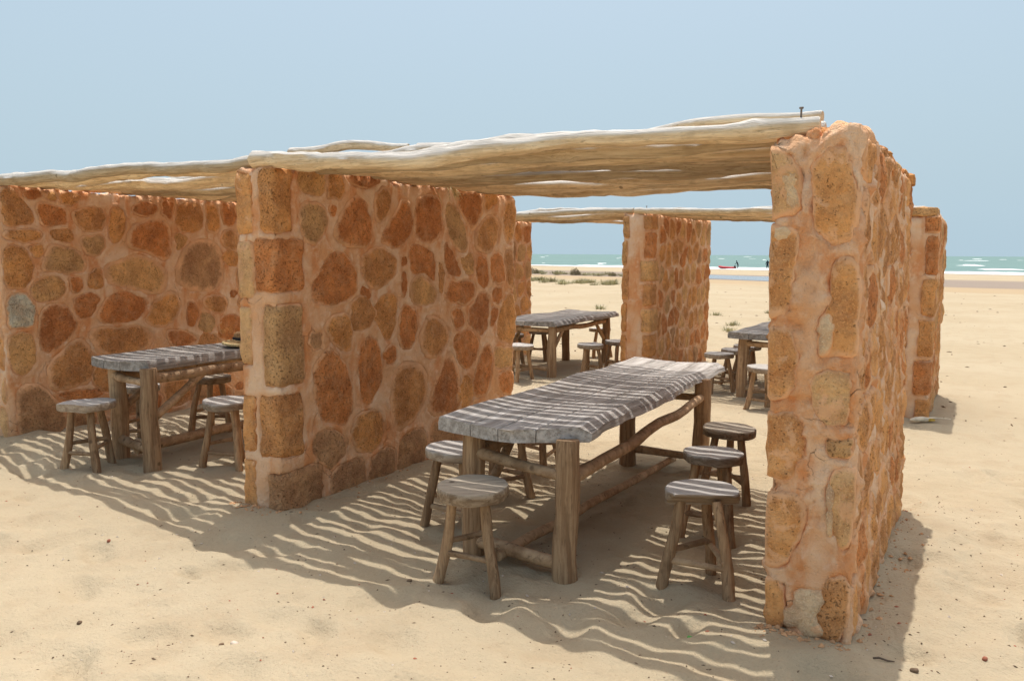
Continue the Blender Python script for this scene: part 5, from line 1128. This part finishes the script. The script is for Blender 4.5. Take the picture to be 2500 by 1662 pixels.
def far_table(label, x0, x1, y0, y1, ztop, seed):
    table(label, x0, x1, y0, y1, ztop, ((x0 + 0.12, y0 + 0.16), (x1 - 0.04, y0 + 0.13), (x1 - 0.04, y1 - 0.3), (x0 + 0.12, y1 - 0.3)), seed,
      rails=(("rail", (x0 + 0.12, y0 + 0.15, ztop - 0.13), (x1 - 0.04, y0 + 0.12, ztop - 0.13), 0.032, 0.008),
             ("rail", (x1 - 0.04, y0 + 0.13, ztop - 0.13), (x1 - 0.04, y1 - 0.3, ztop - 0.13), 0.036, 0.02),
             ("stretcher", (x0 + 0.12, y0 + 0.16, 0.09), (x1 - 0.06, y0 + 0.13, 0.09), 0.032, 0.008),
             ("brace", (x1 - 0.05, y0 + 0.17, ztop - 0.38), (x1 - 0.05, y0 + 0.50, ztop - 0.10), 0.027, 0.008),
             ("brace", (x1 - 0.05, y1 - 0.34, ztop - 0.38), (x1 - 0.05, y1 - 0.66, ztop - 0.10), 0.027, 0.008),
             ("brace", (x0 + 0.12, y0 + 0.20, ztop - 0.38), (x0 + 0.12, y0 + 0.52, ztop - 0.10), 0.027, 0.008)),
      front=lambda u: 0.16 * np.clip(u - 0.7, 0, 0.4) + 0.12 * np.clip(0.2 - u, 0, 1))
far_table("far plank table with diagonal braces between the hidden far wall and the free-standing pier", -5.60, -4.78, 9.15, 11.3, 0.735, 11)
far_table("far plank table between the free-standing pier and the wall with the capstone", -2.42, -1.62, 8.98, 11.3, 0.735, 14)

# ------------------------------------------------------------------ stools
GROUP_FAR = None
def stool(label, x, y, zs, seed, rot=0.0, rad=0.172, thick=0.056, mat=None, cut=None, spread=0.185, group=None):
    g0 = gz(x, y); H = zs - g0
    root = thing("log_stool", label, "stool", (x, y, g0), rot, group)
    r = np.random.RandomState(seed); n = 34
    root.rotation_euler = (r.uniform(-0.03, 0.03), r.uniform(-0.03, 0.03), rot)
    ang = np.linspace(0, 2 * np.pi, n, endpoint=False)
    out = rad * (1 + 0.05 * perlin2(np.cos(ang) * 1.5 + seed, np.sin(ang) * 1.5, 30) + 0.02 * perlin2(np.cos(ang) * 6 + seed, np.sin(ang) * 6, 31))
    X, Y = np.cos(ang) * out, np.sin(ang) * out
    def ring(k, z, slant=0.0):
        px, py = X * k, Y * k
        if cut is not None:
            ca, cd, sl = cut
            d = px * math.cos(ca) + py * math.sin(ca); ex = np.maximum(0, d - (cd - slant * sl))
            px, py = px - ex * math.cos(ca), py - ex * math.sin(ca)
        zz = z + 0.004 * perlin2(px * 9 + seed, py * 9, 32) if not np.isscalar(z) or True else z
        return np.stack([px, py, zz], 1)
    T = H
    rings = [ring(0.90, T - thick, 1), ring(0.985, T - thick + 0.006, 1), ring(1.0, T - thick * 0.5, 0.5), ring(0.995, T - 0.008), ring(0.97, T), ring(0.5, T - 0.002)]
    V, F = loft(rings)
    mk("seat", V, F, mat or M_SEAT, root, sharp=45)
    feet = []
    for k in range(3):
        a = 2 * math.pi * k / 3 + r.uniform(-0.12, 0.12)
        p1 = np.array([0.095 * math.cos(a), 0.095 * math.sin(a), T - thick * 0.55]); p0 = np.array([spread * math.cos(a), spread * math.sin(a), -0.05])
        path = wob_path(p0, p1, 12, 0.018, seed * 3 + k)
        V, F = tube(path, np.linspace(0.029, 0.024, 12), 10, 0.12, seed * 4 + k, 0.2)
        mk("leg", V, F, M_LEG, root, sharp=50)
        feet.append((p0, p1))
    for k in range(3):
        h = (0.125, 0.155, 0.18)[k] + r.uniform(-0.012, 0.012)
        f = (h + 0.05) / (T - thick * 0.55 + 0.05)
        a = feet[k][0] * (1 - f) + feet[k][1] * f; b = feet[(k + 1) % 3][0] * (1 - f) + feet[(k + 1) % 3][1] * f
        d = (b - a) * 0.04
        V, F = tube(wob_path(a - d, b + d, 8, 0.008, seed + k), np.linspace(0.017, 0.014, 8), 8, 0.12, seed * 6 + k, 0.5)
        mk("stretcher", V, F, M_RAIL, root, sharp=50)
    return root
D2R = math.radians
stool("round log stool with a thick brown seat before the long table's near end", -2.07, 3.18, 0.485, 1, D2R(-142), 0.176, 0.062, M_SEAT_B)
stool("grey log stool tucked beside the long table's leg, near end of the middle-wall side", -2.60, 3.77, 0.48, 2, D2R(-150))
stool("log stool between the long table and the middle wall, second along that side", -2.68, 4.50, 0.48, 3, D2R(-95))
stool("log stool between the long table and the middle wall, farthest along that side", -2.80, 5.22, 0.48, 4, D2R(-60))
stool("log stool with a chunky split seat, one side cut straight, beside the end wall", -1.09, 3.68, 0.49, 5, D2R(-150), 0.172, 0.075, None, (D2R(85), 0.095, 0.09))
stool("grey round log stool between two others on the end-wall side of the long table", -1.26, 4.43, 0.485, 6, D2R(-150))
stool("dark-rimmed log stool by the far leg on the end-wall side of the long table", -1.38, 5.16, 0.48, 7, D2R(-25), mat=M_SEAT_B)
stool("log stool with a half-round seat out in the sun before the straw hat's table", -5.47, 3.33, 0.53, 8, D2R(-140), 0.195, 0.055, None, (D2R(60), 0.125, 0.0))
stool("log stool beside the middle wall on the open side of the straw hat's table", -4.72, 3.92, 0.53, 9, D2R(-130), 0.172)
stool("shaded log stool between wall and straw hat's table, nearer the table's front leg", -5.86, 3.98, 0.53, 10, D2R(-100))
stool("dark log stool seen beneath the straw hat's table, farther along the left wall", -5.78, 4.62, 0.53, 11, D2R(-100), mat=M_SEAT_B)
GF1 = "stools around the far braced table"; GF2 = "stools around the far table by the capstone wall"
stool("log stool at the far braced table's near corner, half hidden by the middle wall", -5.07, 8.86, 0.445, 12, D2R(-70), group=GF1)
stool("log stool behind the far braced table, by the hidden far wall", -5.85, 10.0, 0.445, 13, D2R(-90), group=GF1)
stool("log stool behind the far braced table, half way along its back", -5.80, 10.75, 0.445, 14, D2R(-40), group=GF1)
stool("log stool beyond the far end of the far braced table", -5.15, 11.55, 0.445, 15, D2R(-90), group=GF1)
stool("log stool on the open side of the far braced table, clear of the pier", -4.34, 9.42, 0.445, 16, D2R(-110), group=GF1)
stool("log stool on the open side of the far braced table, half hidden by the pier", -4.20, 9.98, 0.445, 17, D2R(-60), group=GF1)
stool("log stool beside the free-standing pier at the table by the capstone wall", -2.63, 9.36, 0.445, 18, D2R(-110), group=GF2)
stool("log stool just behind the stool beside the free-standing pier", -2.58, 9.86, 0.445, 19, D2R(-60), group=GF2)
stool("log stool hidden behind the leg of the table by the capstone wall", -2.56, 10.4, 0.445, 20, D2R(-60), group=GF2)
stool("pale-legged log stool before the table by the capstone wall, cut off by the end wall", -1.93, 8.52, 0.44, 21, D2R(-150), mat=M_SEAT, group=GF2)

# ------------------------------------------------------------------ straw hat on the left table
hx, hy, hz = -5.31, 4.63, 0.836
hat = thing("straw_hat", "coiled straw hat with a dark band lying on a plank table", "hat", (hx, hy, hz))
def lathe(prof, n=40, wob=0.0, seed=0):
    ang = np.linspace(0, 2 * np.pi, n, endpoint=False); rings = []
    for (rr_, z) in prof:
        w = 1 + wob * perlin2(np.cos(ang) * 1.2 + seed, np.sin(ang) * 1.2, 33)
        rings.append(np.stack([np.cos(ang) * rr_ * w, np.sin(ang) * rr_ * w, np.full(n, z) + wob * 0.12 * perlin2(np.cos(ang) * 1.1 + 5, np.sin(ang) * 1.1, 34)], 1))
    return loft(rings)
for k in range(5):      # coils of the brim, alternately pale and brown
    R0 = 0.098 + 0.02 * k
    V, F = [], []
    ang = np.linspace(0, 2 * np.pi, 44)
    P = np.stack([np.cos(ang) * R0, np.sin(ang) * R0, 0.030 - 0.0045 * k + 0.004 * np.sin(ang * 2)], 1)
    v, f = tube(P, np.full(44, 0.0125), 7, 0.15, 40 + k, 0)
    mk("brim_coil", v, f, M_STRAW if k % 2 == 0 else M_STRAW_D, hat)
V, F = lathe([(0.10, 0.02), (0.098, 0.05), (0.09, 0.085), (0.07, 0.105), (0.03, 0.11)], wob=0.04)
crown = mk("crown", V, F, M_STRAW_D, hat)
V, F = lathe([(0.101, 0.03), (0.104, 0.034), (0.102, 0.058), (0.098, 0.062)], wob=0.04)
mk("band", V, F, M_BAND, crown)

# ------------------------------------------------------------------ corn cob in its husk by the far wall
cob = thing("corn_cob", "dry corn cob in its pale husk lying at the foot of a wall", "corn cob", (-0.42, 8.66, gz(-0.42, 8.66)), D2R(25))
V, F = tube([(-0.11, 0, 0.022), (-0.06, 0, 0.03), (0.0, 0, 0.032), (0.05, 0, 0.03)], [0.012, 0.026, 0.03, 0.024], 10, 0.15, 3, 0.5)
husk = mk("husk", V, F, M_HUSK, cob)
V, F = tube([(0.03, 0, 0.03), (0.08, 0, 0.03), (0.12, 0.005, 0.026)], [0.022, 0.02, 0.01], 10, 0.2, 4, 0.5)
mk("kernels", V, F, M_CORN, cob)
for k, (a, L) in enumerate(((0.35, 0.20), (-0.1, 0.26), (0.8, 0.14))):
    d = np.array([math.cos(a), math.sin(a), 0.22]); s_ = np.array([-math.sin(a), math.cos(a), 0]); b0 = np.array([0.0, 0, 0.035])
    pts = []
    for i in range(7):
        t = i / 6; c = b0 + d * L * t + np.array([0, 0, -0.05 * t * t]); w = 0.022 * math.sin(math.pi * (0.25 + 0.72 * t))
        pts.append(np.array([c - s_ * w, c + np.array([0, 0, 0.006]), c + s_ * w, c - np.array([0, 0, 0.002])]))
    V, F = loft(pts)
    mk("husk_leaf", V, F, M_HUSK, husk)

# ------------------------------------------------------------------ small litter on the sand
def lump(r, seed, flat=0.6):
    VV, FF = block_mesh((-r, -r * 0.75, -r * flat), (r, r * 0.75, r * flat), r * 0.6, seed, k=3, amp=r * 0.22)
    return VV, FF
singles = [(-2.60, 2.16, 0.017, M_PEB_L, "pale round pebble on the sunlit sand before the middle wall", "pebble"),
           (-2.62, 2.11, 0.010, M_PEB_D, "small brown pebble beside the pale round pebble", "pebble"),
           (-3.30, 1.92, 0.012, M_PEB_D, "brown pebble lying alone on the sunlit sand", "pebble"),
           (-0.135, 3.28, 0.015, M_PEB_D, "brown pebble on the sunlit sand outside the end wall", "pebble"),
           (0.10, 3.55, 0.012, M_PEB_R, "reddish pebble on the sunlit sand outside the end wall", "pebble"),
           (-4.06, 2.55, 0.012, M_PEB_R, "red chip of stone near the edge of the roof shadow", "pebble"),
           (-2.35, 3.02, 0.014, M_PEB_D, "brown pebble beside the thick-seated stool", "pebble")]
for k, (x, y_, r_, m_, lab, cat) in enumerate(singles):
    VV, FF = lump(r_, 400 + k); o = mk("pebble", VV, FF, m_)
    o.location = (x, y_, gz(x, y_) + r_ * 0.25); o.rotation_euler = (0, 0, k * 1.1); tag(o, lab, cat)
V, F = tube([(0, 0, 0.004), (0.02, 0.006, 0.008), (0.05, 0.002, 0.006), (0.075, 0.012, 0.004)], [0.004, 0.005, 0.004, 0.002], 6, 0.2, 5, 0.3)
o = mk("twig", V, F, M_BARK); o.location = (-0.28, 3.30, gz(-0.28, 3.30)); tag(o, "short dark twig in the shadow at the end wall's foot", "twig")
VV, FF = block_mesh((-0.016, -0.009, 0), (0.016, 0.009, 0.006), 0.003, 7, k=3, amp=0.004)
o = mk("plastic_scrap", VV, FF, M_LEAF); o.location = (-0.98, 3.20, gz(-0.98, 3.20)); tag(o, "tiny bright green scrap on the striped sand", "scrap")
def litter(name, label, cat, n, mat, smin, smax, seed, region, elong=1.0):
    r = np.random.RandomState(seed); V, F = [], []
    oct_ = np.array([(1, 0, 0), (-1, 0, 0), (0, 1, 0), (0, -1, 0), (0, 0, 1), (0, 0, -1)], float)
    tri = [(0, 2, 4), (2, 1, 4), (1, 3, 4), (3, 0, 4), (2, 0, 5), (1, 2, 5), (3, 1, 5), (0, 3, 5)]
    for k in range(n):
        x, y_ = region(r); s = smin + (smax - smin) * r.rand() ** 3
        th = r.uniform(0, 6.28); el = r.uniform(1, elong)
        P = oct_ * np.array([s * el, s / math.sqrt(el), s * 0.7]) * r.uniform(0.7, 1.3, (6, 1))
        P = np.stack([P[:, 0] * math.cos(th) - P[:, 1] * math.sin(th) + x, P[:, 0] * math.sin(th) + P[:, 1] * math.cos(th) + y_, P[:, 2] + gz(x, y_) + s * 0.2], 1)
        o_ = len(V); V += list(P); F += [tuple(i + o_ for i in t) for t in tri]
    o = mk(name, V, F, mat, smooth=False, kind="stuff"); tag(o, label, cat)
def near(r):
    d = 1.9 + 7.0 * r.rand() ** 1.6; a = math.radians(r.uniform(-68, 8)); return math.sin(a) * d, math.cos(a) * d
def outer(r): return r.uniform(-0.35, 0.4) , r.uniform(2.4, 6.0)
litter("dark_grit", "fine dark grit and chips scattered over the sand", "grit", 4600, M_PEB_D, 0.0012, 0.0062, 1, near, 2.2)
litter("dark_grit", "dark specks of grit blown along the end wall's outer foot", "grit", 260, M_PEB_D, 0.002, 0.007, 2, outer, 1.6)
litter("pale_shell_grit", "pale shell fragments scattered over the sand", "grit", 600, M_PEB_L, 0.002, 0.009, 3, near, 1.8)
litter("red_grit", "reddish stone chips scattered over the sand", "grit", 350, M_PEB_R, 0.002, 0.009, 4, near, 1.6)
def foot(r):
    k = r.randint(4)
    if k == 0: return -3.6 + abs(r.normal()) * 0.07, r.uniform(3.4, 6.2)
    if k == 1: return r.uniform(-3.98, -3.6), 3.38 - abs(r.normal()) * 0.06
    if k == 2: return -0.35 + abs(r.normal()) * 0.06, r.uniform(3.4, 5.7)
    return r.uniform(-0.74, -0.36), 3.36 - abs(r.normal()) * 0.06
litter("mortar_crumbs", "crumbs of fallen orange mortar along the feet of the walls", "rubble", 420, M_CRUMB, 0.003, 0.016, 8, foot, 1.5)
def beach(r):
    d = 9 + 40 * r.rand() ** 1.5; a = math.radians(r.uniform(-66, 8)); return math.sin(a) * d, math.cos(a) * d
litter("beach_litter", "dark dry clods and seaweed bits scattered across the open beach", "litter", 800, M_PEB_D, 0.006, 0.026, 6, beach, 3.0)

# ------------------------------------------------------------------ dune plants
def clump(rx, ry, rz, n, leaf, seed):
    r = np.random.RandomState(seed); V, F = [], []
    for k in range(n):
        d = r.normal(size=3); d /= np.linalg.norm(d); d[2] = abs(d[2])
        rad = (0.45 + 0.55 * r.rand() ** 0.5) * (1 + 0.35 * float(perlin2(np.array([d[0] * 2.2 + seed]), np.array([d[1] * 2.2 + d[2]]), 35)[0]))
        c = np.array([d[0] * rx, d[1] * ry, d[2] * rz]) * rad
        u = r.normal(size=3); u /= np.linalg.norm(u); v = np.cross(u, r.normal(size=3)); v /= np.linalg.norm(v)
        L = leaf * r.uniform(0.6, 1.4); o_ = len(V)
        V += [c - u * L, c + v * L * 0.35, c + u * L, c - v * L * 0.35]; F.append((o_, o_ + 1, o_ + 2, o_ + 3))
    return V, F
def shrub(label, x, y_, rx, rz, n, seed):
    z = gz(x, y_); root = thing("dune_shrub", label, "shrub", (x, y_, z))
    V, F = clump(rx, rx * 0.8, rz, n, 0.055, seed); mk("foliage", V, F, M_SHRUB, root, smooth=False)
    r = random.Random(seed)
    for k in range(4):
        a = r.uniform(0, 6.28); v, f = tube(wob_path((0, 0, -0.05), (math.cos(a) * rx * 0.5, math.sin(a) * rx * 0.4, rz * 0.7), 6, 0.04, seed + k), np.linspace(0.03, 0.012, 6), 6, 0.1, k, 0)
        mk("stem", v, f, M_BARK, root)
shrub("round brown dune shrub, the largest in view between the middle wall and the pier", -31.6, 65.2, 0.55, 0.62, 900, 1)
shrub("dark dune shrub at the edge of the hidden far wall", -37.6, 68.3, 0.65, 0.5, 800, 2)
shrub("small olive dune shrub near the free-standing pier", -27.9, 65.0, 0.40, 0.32, 450, 3)
tufts = []
for k in range(3):
    V, F = [], []; r = np.random.RandomState(70 + k)
    for b in range(70):
        a = r.uniform(0, 6.28); d0 = r.uniform(0, 0.16); L = r.uniform(0.08, 0.20); ln = r.uniform(0.2, 0.9)
        p = np.array([math.cos(a) * d0 * 1.6, math.sin(a) * d0, 0]); q = p + np.array([math.cos(a) * ln, math.sin(a) * ln, 1]) * L
        s_ = np.array([-math.sin(a), math.cos(a), 0]) * 0.012; o_ = len(V)
        V += [p - s_, p + s_, q]; F.append((o_, o_ + 1, o_ + 2))
    me = bpy.data.meshes.new("grass_tuft"); me.from_pydata([tuple(v) for v in V], [], F); me.materials.append(M_GRASS); tufts.append(me)
r = np.random.RandomState(12)
def tuft(x, y_, s, lab, grp=None):
    o = bpy.data.objects.new("grass_tuft", tufts[r.randint(3)]); COL.objects.link(o)
    o.location = (x, y_, gz(x, y_) - 0.01); o.scale = (s, s, s * 0.8); o.rotation_euler = (0, 0, r.uniform(0, 6.28)); tag(o, lab, "grass tuft", grp)
for k in range(34):      # row of green tufts on the low dune
    t = r.uniform(-1, 1); x = -22.4 + t * 4.2; s_ = 39.4 + r.normal() * 1.6
    tuft(x, s_ - SHORE * x, r.uniform(1.1, 2.6), "low green tuft in the band of beach grass before the dune shrubs", "green tufts on the low dune")
for k in range(44):      # creeping plants along the crest
    t = r.uniform(-1, 1); x = -31 + t * 8; s_ = 60 + r.normal() * 2.2
    tuft(x, s_ - SHORE * x, r.uniform(1.3, 2.8), "creeping plant on the dark line of growth beside the dune shrubs", "creeping plants along the dune crest")
tuft(-9.75, 21.8, 1.1, "single green tuft on bare sand just beyond the far braced table")
for (x, y_) in ((-4.9, 18.5), (-4.4, 20.5), (-6.2, 21.5), (-5.2, 23.5), (-4.6, 17.0), (-6.9, 19.0)):
    tuft(x, y_, 0.85, "sparse small tuft on the open sand beyond the pier", "sparse tufts beyond the pier")

# ------------------------------------------------------------------ boat and bathers at the water's edge
bx_, bs_ = -36.5, 123.0
boat = thing("inflatable_boat", "red inflatable boat lying at the edge of the sea", "boat", (bx_, bs_ - SHORE * bx_, SEA_Z + 0.02), math.atan(-SHORE) + D2R(186))
boat.scale = (0.82, 0.82, 0.72)
for sgn in (-1, 1):
    P = [(-1.7, sgn * 0.62, 0.25), (-0.8, sgn * 0.66, 0.25), (0.3, sgn * 0.62, 0.26), (1.1, sgn * 0.42, 0.34), (1.55, sgn * 0.16, 0.46), (1.66, 0.0, 0.50)]
    V, F = tube(P, [0.19, 0.24, 0.24, 0.23, 0.21, 0.19], 12, 0.0, 1, 0.5); mk("side_tube", V, F, M_RED, boat)
V, F = block_mesh((-1.5, -0.55, 0.06), (1.1, 0.55, 0.14), 0.03, 3, k=4, amp=0.0); mk("floor", V, F, M_DARK, boat)
V, F = block_mesh((-1.62, -0.5, 0.1), (-1.52, 0.5, 0.5), 0.03, 3, k=3, amp=0.0); tr = mk("transom", V, F, M_RED, boat)
V, F = block_mesh((-1.86, -0.13, 0.38), (-1.58, 0.13, 0.78), 0.08, 3, k=4, amp=0.0); mk("outboard_motor", V, F, M_DARK, tr)
V, F = block_mesh((-0.5, -0.55, 0.36), (-0.25, 0.55, 0.42), 0.02, 3, k=3, amp=0.0); mk("bench", V, F, M_RED, boat)
def person(label, x, s, rz, pose):
    z0 = SEA_Z - 0.22
    me = bpy.data.meshes.new("person")
    J = pose
    names = list(J); vi = {n: i for i, n in enumerate(names)}
    E = [("pelvis", "spine"), ("spine", "chest"), ("chest", "neck"), ("neck", "head"), ("head", "crown"), ("chest", "shL"), ("shL", "elL"), ("elL", "haL"), ("chest", "shR"), ("shR", "elR"), ("elR", "haR"),
         ("pelvis", "hiL"), ("hiL", "knL"), ("knL", "anL"), ("anL", "toL"), ("pelvis", "hiR"), ("hiR", "knR"), ("knR", "anR"), ("anR", "toR")]
    me.from_pydata([J[n][0] for n in names], [(vi[a], vi[b]) for a, b in E], [])
    o = bpy.data.objects.new("person", me); COL.objects.link(o)
    md = o.modifiers.new("skin", 'SKIN')
    for n in names:
        sv = me.skin_vertices[0].data[vi[n]]; sv.radius = (J[n][1], J[n][1]); sv.use_root = (n == "pelvis")
    sb = o.modifiers.new("smooth", 'SUBSURF'); sb.levels = 1; sb.render_levels = 1
    me.materials.append(M_DARK)
    o.location = (x, s - SHORE * x, z0); o.rotation_euler = (0, 0, rz); tag(o, label, "person")
stand = {"pelvis": ((0, 0, 0.95), .14), "spine": ((0, 0.01, 1.12), .13), "chest": ((0, 0.02, 1.36), .15), "neck": ((0, 0, 1.50), .06), "head": ((0, -0.01, 1.60), .09), "crown": ((0, 0, 1.70), .085),
         "shL": ((.19, 0, 1.42), .06), "elL": ((.25, 0.02, 1.14), .045), "haL": ((.25, -0.06, 0.90), .035), "shR": ((-.19, 0, 1.42), .06), "elR": ((-.25, 0.02, 1.14), .045), "haR": ((-.25, -.06, 0.90), .035),
         "hiL": ((.10, 0, .88), .10), "knL": ((.11, -.02, .48), .065), "anL": ((.12, .02, .08), .045), "toL": ((.13, -.14, .03), .035), "hiR": ((-.10, 0, .88), .10), "knR": ((-.11, -.02, .48), .065), "anR": ((-.12, .02, .08), .045), "toR": ((-.13, -.14, .03), .035)}
lean = {n: ((p[0], p[1] - 0.35 * max(0, p[2] - 0.9), p[2] - 0.08 * max(0, p[2] - 0.9)), r_) for n, (p, r_) in stand.items()}
lean["haL"] = ((.15, -.55, 0.95), .035); lean["elL"] = ((.24, -.32, 1.08), .045)
person("dark-clothed person standing at the stern of the red inflatable boat", -34.7, 123.6, D2R(-80), lean)
person("dark-clothed person standing alone in the shallows", -30.6, 127.5, D2R(20), stand)
